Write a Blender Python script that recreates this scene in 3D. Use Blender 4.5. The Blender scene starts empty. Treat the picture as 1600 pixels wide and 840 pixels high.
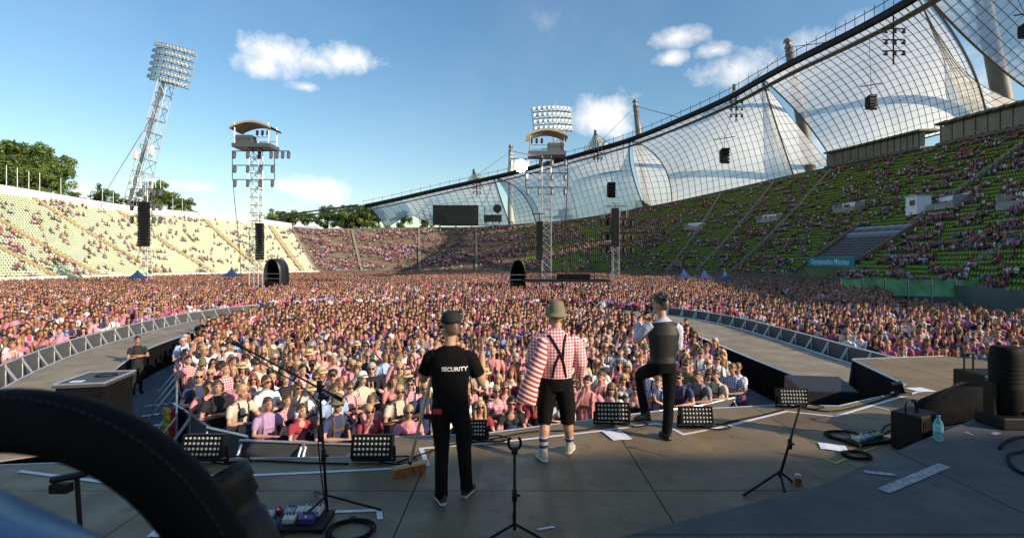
import bpy, bmesh, math, random
import numpy as np
from mathutils import Vector, Matrix
from mathutils.bvhtree import BVHTree
V = Vector
R = math.radians
rnd = random.Random(7)
scene = bpy.context.scene
COL = scene.collection

# ------------------------------------------------------------------ camera, sky, sun, exposure
CZ, F, HV = 4.2, 800.0, 412.0          # eye height, focal length and horizon row for a 1600 px wide picture
cam = bpy.data.cameras.new('camera'); cam.lens = 18; cam.sensor_width = 36; cam.clip_start = .05; cam.clip_end = 6000
cam.shift_y = -8 / 1600
cam.dof.use_dof = True; cam.dof.focus_distance = 11; cam.dof.aperture_fstop = 2.2
camo = bpy.data.objects.new('camera', cam); COL.objects.link(camo)
camo.location = (0, 0, CZ); camo.rotation_euler = (R(90), 0, 0); scene.camera = camo
SUN_AZ, SUN_EL = math.atan2(.88, -.47), R(23)
world = bpy.data.worlds.new('World'); scene.world = world; world.use_nodes = True
nt = world.node_tree; nt.nodes.clear()
def N(t, **k):
    n = nt.nodes.new(t)
    for a, b in k.items(): setattr(n, a, b)
    return n
sky = N('ShaderNodeTexSky', sky_type='NISHITA', sun_disc=False, sun_elevation=SUN_EL, sun_rotation=SUN_AZ, altitude=300, air_density=1.35, dust_density=.7, ozone_density=2.2)
geo = N('ShaderNodeNewGeometry'); tc = N('ShaderNodeTexCoord')
def vm(op, a, b=None):
    n = N('ShaderNodeVectorMath', operation=op)
    for i, x in enumerate((a, b)):
        if x is None: continue
        if isinstance(x, (tuple, list)): n.inputs[i].default_value = x
        else: nt.links.new(x, n.inputs[i])
    return n.outputs['Value' if op == 'LENGTH' else 'Vector']
def ma(op, a, b=None, c=None, clamp=False):
    n = N('ShaderNodeMath', operation=op, use_clamp=clamp)
    for i, x in enumerate((a, b, c)):
        if x is None: continue
        if isinstance(x, (int, float)): n.inputs[i].default_value = x
        else: nt.links.new(x, n.inputs[i])
    return n.outputs[0]
DIR = tc.outputs['Generated']
def wnoise(scale, det, rough=.55):
    n = N('ShaderNodeTexNoise'); n.inputs['Scale'].default_value = scale; n.inputs['Detail'].default_value = det; n.inputs['Roughness'].default_value = rough
    nt.links.new(DIR, n.inputs['Vector']); return n.outputs['Fac']
n1 = wnoise(11, 10, .62); n2 = wnoise(5, 4)
CL = [(448, 88, 60, 30, 1), (530, 92, 56, 22, 1), (490, 96, 60, 22, 1), (408, 104, 42, 18, .9), (478, 136, 26, 8, .7), (500, 296, 52, 24, .95), (448, 290, 34, 13, .8),
      (122, 296, 34, 15, .8), (290, 291, 48, 11, .8), (938, 178, 64, 30, .85), (1150, 108, 60, 26, .75), (1058, 58, 40, 15, .75), (1118, 80, 30, 12, .7), (1050, 90, 24, 11, .8),
      (1290, 60, 70, 26, .5), (1420, 130, 120, 50, .6), (1180, 240, 120, 40, .6), (-300, 120, 120, 50, .9), (2100, 100, 150, 60, .9)]
acc = None
for u, v, rx, rz, w in CL:
    c = V(((u - 800) / F, 1, (HV - v) / F)); k = c.length; c.normalize()
    rx, rz = rx / F / k, rz / F / k
    d = vm('LENGTH', vm('DIVIDE', vm('SUBTRACT', DIR, tuple(c)), (rx, rx, rz)))
    e = ma('ADD', ma('SUBTRACT', 1.05, d), ma('MULTIPLY', ma('SUBTRACT', n1, .5), 3.4))
    e = ma('MULTIPLY', ma('MULTIPLY', e, .95, clamp=True), w)
    acc = e if acc is None else ma('MAXIMUM', acc, e)
gen = ma('MULTIPLY', ma('SUBTRACT', ma('ADD', ma('MULTIPLY', n2, .7), ma('MULTIPLY', n1, .3)), .62), 5, clamp=True)
sep = N('ShaderNodeSeparateXYZ'); nt.links.new(DIR, sep.inputs[0])
acc = ma('MAXIMUM', acc, ma('MULTIPLY', gen, .3))
wisp = ma('MULTIPLY', ma('SUBTRACT', n2, .45, clamp=True), .12)
acc = ma('MAXIMUM', acc, wisp)
mix = N('ShaderNodeMix', data_type='RGBA'); nt.links.new(acc, mix.inputs['Factor'])
hs = N('ShaderNodeHueSaturation'); hs.inputs['Saturation'].default_value = 1.22; hs.inputs['Value'].default_value = 1.0
nt.links.new(sky.outputs[0], hs.inputs['Color']); nt.links.new(hs.outputs[0], mix.inputs['A'])
cc = N('ShaderNodeMix', data_type='RGBA'); nt.links.new(n1, cc.inputs['Factor']); cc.inputs['A'].default_value = (6.4, 6.3, 6.4, 1); cc.inputs['B'].default_value = (8.2, 7.9, 7.5, 1)
nt.links.new(cc.outputs['Result'], mix.inputs['B'])
bg = N('ShaderNodeBackground'); bg.inputs['Strength'].default_value = .14
wo = N('ShaderNodeOutputWorld'); nt.links.new(mix.outputs['Result'], bg.inputs['Color']); nt.links.new(bg.outputs[0], wo.inputs[0])
sl = bpy.data.lights.new('sun', 'SUN'); sl.energy = 5.0; sl.angle = R(.55); sl.color = (1, .84, .65)
so = bpy.data.objects.new('sun', sl); COL.objects.link(so)
sd = V((math.sin(SUN_AZ) * math.cos(SUN_EL), math.cos(SUN_AZ) * math.cos(SUN_EL), math.sin(SUN_EL)))
so.rotation_euler = sd.to_track_quat('Z', 'Y').to_euler(); so.location = sd * 300
scene.view_settings.view_transform = 'Standard'; scene.view_settings.look = 'None'; scene.view_settings.exposure = .28; scene.view_settings.gamma = 1
scene.view_settings.use_curve_mapping = False
scene.render.engine = 'CYCLES'
scene.cycles.transparent_max_bounces = 16; scene.cycles.max_bounces = 6

# ------------------------------------------------------------------ helpers
def at(u, v, Y): return V(((u - 800) / F * Y, Y, CZ - (v - HV) / F * Y))
def fl(u, v, z):                      # where a sight line meets the level z
    Y = (CZ - z) * F / (v - HV); return V(((u - 800) / F * Y, Y, z))
def px(p): return (800 + F * p[0] / p[1], HV + F * (CZ - p[2]) / p[1])
def tag(o, label=None, cat=None, group=None, kind=None):
    if label: o['label'] = label
    if cat: o['category'] = cat
    if group: o['group'] = group
    if kind: o['kind'] = kind
    return o
def thing(name, label, cat, loc=(0, 0, 0), group=None, kind=None):
    o = bpy.data.objects.new(name, None); COL.objects.link(o); o.location = loc; o.empty_display_size = .2
    return tag(o, label, cat, group, kind)
def rootloc(p):
    l = V((0, 0, 0))
    while p is not None: l = l + p.location; p = p.parent
    return l
def copy_tree(o, parent=None):
    c = o.copy(); COL.objects.link(c); c.parent = parent
    for ch in o.children: copy_tree(ch, c)
    return c
LAST = [None]                                         # the object built last
class MB:
    def __init__(s): s.v = []; s.f = []; s.m = []
    def add(s, vs, fs, m=0):
        b = len(s.v); s.v += [tuple(x) for x in vs]; s.f += [tuple(b + i for i in f) for f in fs]; s.m += [m] * len(fs); return s
    def box(s, c, d, rot=None, m=0, taper=1):
        vs = [V((x * d[0] / 2 * (taper if z > 0 else 1), y * d[1] / 2 * (taper if z > 0 else 1), z * d[2] / 2)) for z in (-1, 1) for y in (-1, 1) for x in (-1, 1)]
        if rot is not None: vs = [rot @ p for p in vs]
        return s.add([p + V(c) for p in vs], [(0, 2, 3, 1), (4, 5, 7, 6), (0, 1, 5, 4), (2, 6, 7, 3), (0, 4, 6, 2), (1, 3, 7, 5)], m)
    def bbox(s, c, d, b=.01, rot=None, m=0):          # a box with chamfered edges
        bm = bmesh.new(); bmesh.ops.create_cube(bm, size=1); bmesh.ops.scale(bm, vec=d, verts=bm.verts)
        bmesh.ops.bevel(bm, geom=bm.edges[:], offset=b, segments=2, affect='EDGES', profile=.6)
        bm.verts.index_update(); M = rot or Matrix.Identity(3)
        s.add([M @ x.co + V(c) for x in bm.verts], [[x.index for x in f.verts] for f in bm.faces], m); bm.free(); return s
    def loft(s, pts, rad, m=0, side=(1, 0, 0), n=10, cap=True):
        pts = [V(p) for p in pts]; k = len(pts); vs = []; fs = []
        for i, p in enumerate(pts):
            t = (pts[min(i + 1, k - 1)] - pts[max(i - 1, 0)]).normalized()
            sd_ = V(side) - t * V(side).dot(t)
            if sd_.length < .05: sd_ = V((0, 1, 0)) - t * t.y
            if sd_.length < .05: sd_ = V((0, 0, 1)) - t * t.z
            sd_.normalize(); w = t.cross(sd_)
            a, b = rad[i] if isinstance(rad[i], (tuple, list)) else (rad[i], rad[i])
            for j in range(n):
                q = 2 * math.pi * j / n
                vs.append(p + sd_ * a * math.cos(q) + w * b * math.sin(q))
        for i in range(k - 1):
            for j in range(n):
                j2 = (j + 1) % n; fs.append((i * n + j, i * n + j2, (i + 1) * n + j2, (i + 1) * n + j))
        if cap: fs.append(tuple(range(n - 1, -1, -1))); fs.append(tuple((k - 1) * n + j for j in range(n)))
        return s.add(vs, fs, m)
    def bar(s, p, q, r, n=4, m=0): return s.loft([p, q], [r, r], m, n=n)
    def ell(s, c, r, m=0, n=12, k=8, rot=None):
        vs = []; fs = []
        for i in range(1, k):
            t = math.pi * i / k
            for j in range(n):
                q = 2 * math.pi * j / n
                p = V((r[0] * math.sin(t) * math.cos(q), r[1] * math.sin(t) * math.sin(q), -r[2] * math.cos(t)))
                vs.append((rot @ p if rot else p) + V(c))
        lo = V((0, 0, -r[2])); hi = V((0, 0, r[2]))
        vs += [(rot @ lo if rot else lo) + V(c), (rot @ hi if rot else hi) + V(c)]
        for i in range(k - 2):
            for j in range(n):
                j2 = (j + 1) % n; fs.append((i * n + j, i * n + j2, (i + 1) * n + j2, (i + 1) * n + j))
        b = (k - 1) * n
        for j in range(n): j2 = (j + 1) % n; fs.append((b, j2, j)); fs.append((b + 1, (k - 2) * n + j, (k - 2) * n + j2))
        return s.add(vs, fs, m)
    def lathe(s, prof, c=(0, 0, 0), n=20, m=0, rot=None):
        vs = []; fs = []; k = len(prof)
        for r, z in prof:
            for j in range(n):
                q = 2 * math.pi * j / n; p = V((r * math.cos(q), r * math.sin(q), z)); vs.append((rot @ p if rot else p) + V(c))
        for i in range(k - 1):
            for j in range(n):
                j2 = (j + 1) % n; fs.append((i * n + j, i * n + j2, (i + 1) * n + j2, (i + 1) * n + j))
        if prof[0][0] > 1e-4: fs.append(tuple(range(n - 1, -1, -1)))
        if prof[-1][0] > 1e-4: fs.append(tuple((k - 1) * n + j for j in range(n)))
        return s.add(vs, fs, m)
    def poly(s, pts, z0, z1, m=0):
        n = len(pts); a = sum(pts[i][0] * pts[(i + 1) % n][1] - pts[(i + 1) % n][0] * pts[i][1] for i in range(n))
        if a < 0: pts = pts[::-1]
        vs = [(p[0], p[1], z0) for p in pts] + [(p[0], p[1], z1) for p in pts]
        return s.add(vs, [tuple(range(n - 1, -1, -1)), tuple(range(n, 2 * n))] + [(i, (i + 1) % n, n + (i + 1) % n, n + i) for i in range(n)], m)
    def strip(s, pts, w, z, m=0):                     # flat mitred strip following a line
        pts = [V((p[0], p[1], 0)) for p in pts]; k = len(pts); vs = []
        for i, p in enumerate(pts):
            d0 = (p - pts[i - 1]).normalized() if i else None; d1 = (pts[i + 1] - p).normalized() if i < k - 1 else None
            d0 = d0 or d1; d1 = d1 or d0; n0 = V((-d0.y, d0.x, 0)); n1 = V((-d1.y, d1.x, 0)); mi = (n0 + n1).normalized(); q = mi * (w / 2 / max(mi.dot(n0), .4))
            vs += [(p.x - q.x, p.y - q.y, z), (p.x + q.x, p.y + q.y, z)]
        return s.add(vs, [(2 * i, 2 * i + 2, 2 * i + 3, 2 * i + 1) for i in range(k - 1)], m)
    def mesh(s, me, mm=None, off=(0, 0, 0)):
        s_ = len(s.v); s.v += [tuple(v.co + V(off)) for v in me.vertices]
        for p in me.polygons: s.f.append(tuple(s_ + i for i in p.vertices)); s.m.append(mm[p.material_index] if mm else p.material_index)
        return s
    def build(s, name, mats, parent=None, smooth=False, off=None):
        me = bpy.data.meshes.new(name); o0 = rootloc(parent) if off is None else V(off)
        me.from_pydata([(x - o0[0], y - o0[1], z - o0[2]) for x, y, z in s.v], [], s.f)
        if not isinstance(mats, (list, tuple)): mats = [mats]
        for q in mats: me.materials.append(q)
        if any(s.m): me.polygons.foreach_set('material_index', s.m)
        if smooth: me.polygons.foreach_set('use_smooth', [True] * len(s.f))
        me.update()
        o = bpy.data.objects.new(name, me); COL.objects.link(o); o.parent = parent; LAST[0] = o
        return o
def curve(pts, n=8):                                  # Catmull-Rom through points
    pts = [V(p) for p in pts]; out = []
    for i in range(len(pts) - 1):
        p0, p1, p2, p3 = pts[max(i - 1, 0)], pts[i], pts[i + 1], pts[min(i + 2, len(pts) - 1)]
        for j in range(n):
            t = j / n; out.append(.5 * ((2 * p1) + (p2 - p0) * t + (2 * p0 - 5 * p1 + 4 * p2 - p3) * t * t + (3 * p1 - p0 - 3 * p2 + p3) * t ** 3))
    return out + [pts[-1]]

# ------------------------------------------------------------------ materials
MATS = {}
def mat(name, c, rough=.6, metal=0, var=.15, scale=6, bump=0, c2=None, spec=.5, det=5):
    if name in MATS: return MATS[name]
    m = bpy.data.materials.new(name); m.use_nodes = True; t = m.node_tree; b = t.nodes['Principled BSDF']; MATS[name] = m
    b.inputs['Roughness'].default_value = rough; b.inputs['Metallic'].default_value = metal; b.inputs['Specular IOR Level'].default_value = spec
    b.inputs['Base Color'].default_value = (*c, 1); m.diffuse_color = (*c, 1)
    if var or bump:
        x = t.nodes.new('ShaderNodeTexCoord'); n = t.nodes.new('ShaderNodeTexNoise'); n.inputs['Scale'].default_value = scale; n.inputs['Detail'].default_value = det
        n.inputs['Roughness'].default_value = .65
        t.links.new(x.outputs['Object'], n.inputs['Vector'])
        r = t.nodes.new('ShaderNodeValToRGB'); r.color_ramp.elements[0].position = .3; r.color_ramp.elements[1].position = .7
        d = c2 or tuple(min(1, q * (1 + var)) for q in c)
        r.color_ramp.elements[0].color = (*[q * (1 - var) for q in c], 1); r.color_ramp.elements[1].color = (*d, 1)
        t.links.new(n.outputs['Fac'], r.inputs[0]); t.links.new(r.outputs[0], b.inputs['Base Color'])
        if bump:
            bp = t.nodes.new('ShaderNodeBump'); bp.inputs['Strength'].default_value = bump; bp.inputs['Distance'].default_value = .02
            t.links.new(n.outputs['Fac'], bp.inputs['Height']); t.links.new(bp.outputs[0], b.inputs['Normal'])
    return m
def check_mat(name, c1, c2, size, axes=(0, 2), stripes=False, direction=None):
    m = bpy.data.materials.new(name); m.use_nodes = True; t = m.node_tree; b = t.nodes['Principled BSDF']; b.inputs['Roughness'].default_value = .85
    x = t.nodes.new('ShaderNodeTexCoord'); outs = []
    for d in ([direction] if direction else [tuple(1. if i == a else 0. for i in range(3)) for a in axes]):
        dt = t.nodes.new('ShaderNodeVectorMath'); dt.operation = 'DOT_PRODUCT'; t.links.new(x.outputs['Object'], dt.inputs[0]); dt.inputs[1].default_value = tuple(d)
        s1 = t.nodes.new('ShaderNodeMath'); s1.operation = 'MULTIPLY'; s1.inputs[1].default_value = 1 / size; t.links.new(dt.outputs['Value'], s1.inputs[0])
        fr = t.nodes.new('ShaderNodeMath'); fr.operation = 'FRACT'; t.links.new(s1.outputs[0], fr.inputs[0])
        g = t.nodes.new('ShaderNodeMath'); g.operation = 'GREATER_THAN'; g.inputs[1].default_value = .5; t.links.new(fr.outputs[0], g.inputs[0]); outs.append(g.outputs[0])
    if len(outs) == 2:
        a = t.nodes.new('ShaderNodeMath'); a.operation = 'ADD'; t.links.new(outs[0], a.inputs[0]); t.links.new(outs[1], a.inputs[1])
        h = t.nodes.new('ShaderNodeMath'); h.operation = 'MULTIPLY'; h.inputs[1].default_value = .5; t.links.new(a.outputs[0], h.inputs[0]); fac = h.outputs[0]
    else: fac = outs[0]
    mx = t.nodes.new('ShaderNodeMix'); mx.data_type = 'RGBA'; mx.inputs['A'].default_value = (*c1, 1); mx.inputs['B'].default_value = (*c2, 1)
    t.links.new(fac, mx.inputs['Factor']); t.links.new(mx.outputs['Result'], b.inputs['Base Color']); return m
def rand_mat(name, cols, k, rough=.8):                # a colour picked per copied body
    m = bpy.data.materials.new(name); m.use_nodes = True; t = m.node_tree; b = t.nodes['Principled BSDF']; b.inputs['Roughness'].default_value = rough
    b.inputs['Specular IOR Level'].default_value = .25
    oi = t.nodes.new('ShaderNodeObjectInfo'); mu = t.nodes.new('ShaderNodeMath'); mu.operation = 'MULTIPLY'; mu.inputs[1].default_value = k
    fr = t.nodes.new('ShaderNodeMath'); fr.operation = 'FRACT'; t.links.new(oi.outputs['Random'], mu.inputs[0]); t.links.new(mu.outputs[0], fr.inputs[0])
    r = t.nodes.new('ShaderNodeValToRGB'); r.color_ramp.interpolation = 'CONSTANT'; e = r.color_ramp.elements
    while len(e) < len(cols): e.new(.5)
    for i, c in enumerate(cols): e[i].position = i / len(cols); e[i].color = (*c, 1)
    t.links.new(fr.outputs[0], r.inputs[0]); t.links.new(r.outputs[0], b.inputs['Base Color']); return m
BLACK = mat('black_paint', (.008, .008, .009), .55, var=.3, scale=20, spec=.22)
MATTE = mat('matte_black_cloth', (.006, .006, .007), .95, var=.4, scale=8, bump=.3, spec=.1)
RUBBER = mat('black_rubber', (.006, .006, .007), .7, var=.2, scale=40, bump=.1, spec=.15)
STEEL = mat('galvanised_steel', (.42, .43, .44), .42, .75, var=.2, scale=9)
ALU = mat('aluminium', (.62, .62, .62), .35, .7, var=.12, scale=12)
WHITE = mat('white_tape', (.72, .73, .74), .7, var=.12, scale=14)
PAPER = mat('paper', (.75, .77, .82), .8, var=.04, scale=30)
GLASS = mat('lens_glass', (.55, .57, .55), .15, 0, var=.1, scale=60)
CONC = mat('concrete', (.30, .29, .27), .9, var=.25, scale=.6, bump=.2)
def deck_mat(name, c1, c2, scuff, rough):
    m = bpy.data.materials.new(name); m.use_nodes = True; t = m.node_tree; b = t.nodes['Principled BSDF']; L = t.links.new; MATS[name] = m
    x = t.nodes.new('ShaderNodeTexCoord')
    def nz(sc, det, rg, mp=None):
        n = t.nodes.new('ShaderNodeTexNoise'); n.inputs['Scale'].default_value = sc; n.inputs['Detail'].default_value = det; n.inputs['Roughness'].default_value = rg
        if mp:
            g = t.nodes.new('ShaderNodeMapping'); g.inputs['Scale'].default_value = mp; g.inputs['Rotation'].default_value = (0, 0, .5); L(x.outputs['Object'], g.inputs[0]); L(g.outputs[0], n.inputs['Vector'])
        else: L(x.outputs['Object'], n.inputs['Vector'])
        return n.outputs['Fac']
    def ramp(f, p0, p1, a, b2):
        r = t.nodes.new('ShaderNodeValToRGB'); r.color_ramp.elements[0].position = p0; r.color_ramp.elements[1].position = p1; r.color_ramp.elements[0].color = (*a, 1); r.color_ramp.elements[1].color = (*b2, 1); L(f, r.inputs[0]); return r.outputs[0]
    base = ramp(nz(.9, 10, .7), .32, .68, c1, c2)
    def mixc(f, a, col):
        k = t.nodes.new('ShaderNodeMix'); k.data_type = 'RGBA'; L(f, k.inputs['Factor']); L(a, k.inputs['A']); k.inputs['B'].default_value = (*col, 1); return k.outputs['Result']
    k = mixc(ramp(nz(3.5, 8, .75), .57, .66, (0, 0, 0), (.55, .55, .55)), base, tuple(q * .45 for q in c1))       # dark stains
    k = mixc(ramp(nz(2.2, 6, .7, (1.2, 11, 1)), .62, .70, (0, 0, 0), (.5, .5, .5)), k, scuff)                   # drag scuffs
    k = mixc(ramp(nz(45, 3, .6), .66, .72, (0, 0, 0), (.35, .35, .35)), k, scuff)                                # specks of dust
    L(k, b.inputs['Base Color']); L(ramp(nz(2.5, 6, .6), .3, .7, (rough - .14,) * 3, (rough + .14,) * 3), b.inputs['Roughness'])
    bp = t.nodes.new('ShaderNodeBump'); bp.inputs['Strength'].default_value = .12; bp.inputs['Distance'].default_value = .01; L(nz(60, 4, .6), bp.inputs['Height']); L(bp.outputs[0], b.inputs['Normal']); return m
DECK = deck_mat('stage_plywood', (.13, .088, .046), (.27, .19, .098), (.34, .27, .17), .58)
DECKD = deck_mat('riser_plywood', (.042, .043, .046), (.085, .085, .086), (.16, .16, .16), .68)
WALKM = mat('walkway_plywood', (.27, .22, .155), .75, var=.35, scale=.9, bump=.06, det=9)
GRASS = mat('pitch_grass', (.07, .10, .02), .95, var=.5, scale=2, bump=.4)
EARTH = mat('grassy_bank', (.075, .10, .03), .95, var=.5, scale=.12, bump=.3)
WOOD = mat('pale_wood', (.50, .34, .18), .55, var=.2, scale=18)
BRISTLE = mat('orange_bristle', (.42, .17, .05), .9, var=.35, scale=120, bump=.6)
SKIN = mat('skin', (.44, .24, .15), .55, var=.1, scale=12)
FLOORP = mat('pit_floor', (.10, .12, .13), .8, var=.3, scale=1.5)

# ------------------------------------------------------------------ ground
g = MB().add([(-3000, -3000, 0), (3000, -3000, 0), (3000, 3000, 0), (-3000, 3000, 0)], [(0, 1, 2, 3)]).build('ground', EARTH); tag(g, kind='structure')
g = MB().poly([(-80, 0), (34, 0), (44, 40), (56, 90), (58, 140), (44, 162), (20, 174), (-11, 176), (-45, 170), (-66, 156), (-77, 133), (-81, 100), (-81, 40)], .002, .006).build('pitch_grass', GRASS); tag(g, kind='structure')
g = MB().poly([(-20, 4), (13, 4), (12, 34), (0, 38), (-20, 36)], .008, .012).build('pit_floor', FLOORP); tag(g, kind='structure')

# ------------------------------------------------------------------ stage
SZ = 1.9
STAGE = [(-13, 5.2), (-3.86, 6.05), (-1.98, 6.10), (-1.86, 6.80), (-.46, 6.92), (1.24, 7.6), (2.26, 8.0), (4.3, 8.35), (5.3, 8.3), (6.6, 9.0), (7.55, 9.8), (8.25, 12.4), (10.8, 12.8), (12.6, 10.2), (15, 8.0), (15, -4), (-13, -4)]
RISER = [(-13, 1.6), (-.9, 2.85), (.71, 3.55), (2.64, 4.4), (4.3, 5.45), (5.7, 6.3), (8.2, 7.3), (15, 7.6), (15, -4), (-13, -4)]
def clip(poly, x0, x1, y0, y1):
    for ax, lim, sg in ((0, x0, 1), (0, x1, -1), (1, y0, 1), (1, y1, -1)):
        out = []
        for i, p in enumerate(poly):
            q = poly[(i + 1) % len(poly)]; a, b = sg * (p[ax] - lim), sg * (q[ax] - lim)
            if a >= 0: out.append(p)
            if (a >= 0) != (b >= 0): t = a / (a - b); out.append((p[0] + (q[0] - p[0]) * t, p[1] + (q[1] - p[1]) * t))
        poly = out
        if not poly: return poly
    return poly
def panels(poly, z, sx, sy, ox, oy, th, m, parent, name, gap=.006, y_from=-5):
    x = ox
    while x < 16:
        y = oy
        while y < 14:
            c = clip(poly, x + gap, x + sx - gap, y + gap, y + sy - gap)
            if len(c) > 2:
                d = []
                for p in c:
                    if not d or (abs(p[0] - d[-1][0]) + abs(p[1] - d[-1][1])) > .004: d.append(p)
                ar = abs(sum(d[i][0] * d[(i + 1) % len(d)][1] - d[(i + 1) % len(d)][0] * d[i][1] for i in range(len(d)))) / 2
                if len(d) > 2 and ar > .05: MB().poly(d, z, z + th + rnd.uniform(-.0015, .0015)).build(name, m, parent)
            y += sy
        x += sx
st = thing('stage_floor', None, None, kind='structure')
MB().poly(STAGE, 0.02, SZ - .012).build('stage_skirt', MATTE, st)
panels(STAGE, SZ - .010, 2.44, 1.9, -13.2, -4.3, .010, DECK, st, 'deck_panel')
rs = thing('stage_riser', None, None, kind='structure')
MB().poly(RISER, SZ + .006, SZ + .386).build('riser_frame', BLACK, rs)
panels(RISER, SZ + .388, 3.4, 2.6, -13.1, -4.2, .012, DECKD, rs, 'deck_panel')
RZ = SZ + .40
lip = MB()
for a, b in zip(STAGE[:13], STAGE[1:14]):
    a, b = V((*a, SZ - .02)), V((*b, SZ - .02)); lip.loft([a, b], [(.03, .03)] * 2, side=(0, 0, 1), n=4)
lip.build('edge_rail', ALU, st)
def tape(pts, w=.055, z=SZ + .006, m=WHITE, name='tape_line', parent=None):
    return MB().strip([fl(u, v, z) for u, v in pts], w, z).build(name, m, parent or st)
tape([(200, 742), (380, 742), (475, 738), (632, 730)]); tape([(30, 735), (200, 757)])
tape([(668, 727), (658, 700), (780, 690), (845, 683), (926, 674), (1026, 661), (1045, 666), (1068, 678), (1140, 664), (1229, 642), (1305, 650), (1443, 609)])
tape([(396, 806), (480, 800), (592, 796), (594, 810)], .05)
YT = mat('yellow_tape', (.5, .42, .05), .7)
tape([(1290, 716), (1305, 723), (1322, 716)], .03, m=YT); tape([(1345, 706), (1372, 697)], .03, m=YT); tape([(840, 826), (866, 822)], .03); tape([(1366, 634), (1390, 640)], .03)
WORN = mat('worn_white_tape', (.30, .31, .32), .8, var=.6, scale=25)
tape([(1380, 766), (1476, 726)], .10, RZ + .006, WORN, parent=rs); tape([(1350, 736), (1400, 741)], .07, RZ + .006, WORN, parent=rs); tape([(1552, 678), (1560, 675)], .06, RZ + .006, WORN, parent=rs); tape([(1508, 674), (1522, 679)], .04, RZ + .006, WORN, parent=rs)

# catwalk ring round the pit
WZ = 1.05
OUT = curve([(-9.6, 7.4, 0), (-12.4, 12.0, 0), (-15.1, 17.5, 0), (-16.8, 23.5, 0), (-17.6, 29, 0), (-16.2, 34.5, 0), (-10, 38, 0), (-2, 38.6, 0), (5.5, 36.4, 0), (9.6, 31.5, 0), (11, 26.5, 0), (11, 21, 0), (10.75, 16.6, 0), (10.7, 12.9, 0)], 5)
INN = curve([(-7.6, 8.6, 0), (-10.5, 12.9, 0), (-13.2, 18.1, 0), (-14.7, 23.6, 0), (-15.5, 28.6, 0), (-14.4, 33.0, 0), (-9.2, 36, 0), (-2, 36.4, 0), (4.5, 34.4, 0), (7.1, 30.0, 0), (8.1, 26, 0), (8.1, 21, 0), (8.0, 16.6, 0), (8.0, 12.45, 0)], 5)
wk = thing('catwalk', None, None, kind='structure')
for i in range(0, len(OUT) - 1):
    a, b, c, d = OUT[i], OUT[i + 1], INN[i + 1], INN[i]
    e = .004
    MB().poly([(p.x, p.y) for p in (a.lerp(b, e), a.lerp(b, 1 - e), d.lerp(c, 1 - e), d.lerp(c, e))], WZ - .03, WZ + rnd.uniform(-.002, .002)).build('deck_panel', WALKM, wk)
sk = MB(); ed = MB()
for L, s_ in ((OUT, 1), (INN, -1)):
    for k, (a, b) in enumerate(zip(L, L[1:])):
        n = 6                                        # hanging black drape with folds
        for j in range(n):
            p, q = a.lerp(b, j / n), a.lerp(b, (j + 1) / n); t = (b - a).normalized(); o = V((t.y, -t.x, 0)) * s_
            w0, w1 = (.03 if (j % 2) else 0), (.03 if ((j + 1) % 2) else 0)
            sk.add([p + o * w0 * -1 + V((0, 0, .0)), q - o * w1, q - o * w1 * .3 + V((0, 0, WZ - .031)), p - o * w0 * .3 + V((0, 0, WZ - .031))], [(0, 1, 2, 3)])
        ed.loft([a + V((0, 0, WZ - .01)), b + V((0, 0, WZ - .01))], [.03, .03], side=(0, 0, 1), n=4)
sk.build('drape', MATTE, wk); ed.build('edge_rail', ALU, wk)
MB().add([(7.9, 12.3, .012), (11.0, 12.75, .012), (11.0, 12.75, 1.88), (8.2, 12.35, 1.88)], [(0, 1, 2, 3)]).build('ramp_side', mat('grey_panel', (.12, .13, .15), .6), wk)

# ------------------------------------------------------------------ grandstands (one bowl in three stands)
BC = curve([(-84, 10, 0), (-84, 60, 0), (-83, 100, 0), (-79, 135, 0), (-68, 158, 0), (-45, 172, 0), (-11, 178, 0), (22, 176, 0), (46, 164, 0), (58, 142, 0), (60, 120, 0), (56.5, 92, 0), (50.5, 67, 0), (43, 42, 0), (36, 14, 0)], 12)
NS = len(BC); ROWS = 38
TAN = [(BC[min(i + 1, NS - 1)] - BC[max(i - 1, 0)]).normalized() for i in range(NS)]
NOR = [V((-t.y, t.x, 0)) for t in TAN]
WID = 36.0
VT = [(-400, 250), (0, 302), (200, 333), (400, 349), (480, 362), (600, 359), (750, 358), (900, 346), (1050, 319), (1240, 276), (1600, 206), (1800, 166)]
def interp(tab, x):
    if x <= tab[0][0]: return tab[0][1]
    for a, b in zip(tab, tab[1:]):
        if x <= b[0]: return a[1] + (b[1] - a[1]) * (x - a[0]) / (b[0] - a[0])
    return tab[-1][1]
ZT = []
for i in range(NS):
    p = BC[i] + NOR[i] * WID
    if p.y > 45:
        u = 800 + F * p.x / p.y; ZT.append(CZ + (HV - interp(VT, u)) / F * p.y if -150 < u < 1800 else None)
    else: ZT.append(None)
good = [z for z in ZT if z is not None]; i0 = next(i for i, z in enumerate(ZT) if z is not None); i1 = max(i for i, z in enumerate(ZT) if z is not None)
ZT = [good[0] if i < i0 else (good[-1] if i > i1 else z) for i, z in enumerate(ZT)]
for _ in range(4): ZT = [(ZT[max(i - 1, 0)] + ZT[i] + ZT[min(i + 1, NS - 1)]) / 3 for i in range(NS)]
ZB = .9
def sp(s, t):                                         # a point on the bowl; s along, t up
    s = min(max(s, 0), NS - 1.001); i = int(s); f = s - i
    b = BC[i].lerp(BC[i + 1], f); n = NOR[i].lerp(NOR[i + 1], f).normalized(); z = ZT[i] * (1 - f) + ZT[i + 1] * f
    p = b + n * WID * t; p.z = ZB + (z - ZB) * t * (.86 + .14 * t); return p
def snor(s): i = int(min(max(s, 0), NS - 2)); return NOR[i]
_S = [(s, t / 40, sp(s, t / 40)) for s in np.arange(0, NS - 1, .5) for t in range(41)]
_P = np.array([px(p) if p.y > 8 else (9e9, 9e9) for _, _, p in _S])
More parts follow.
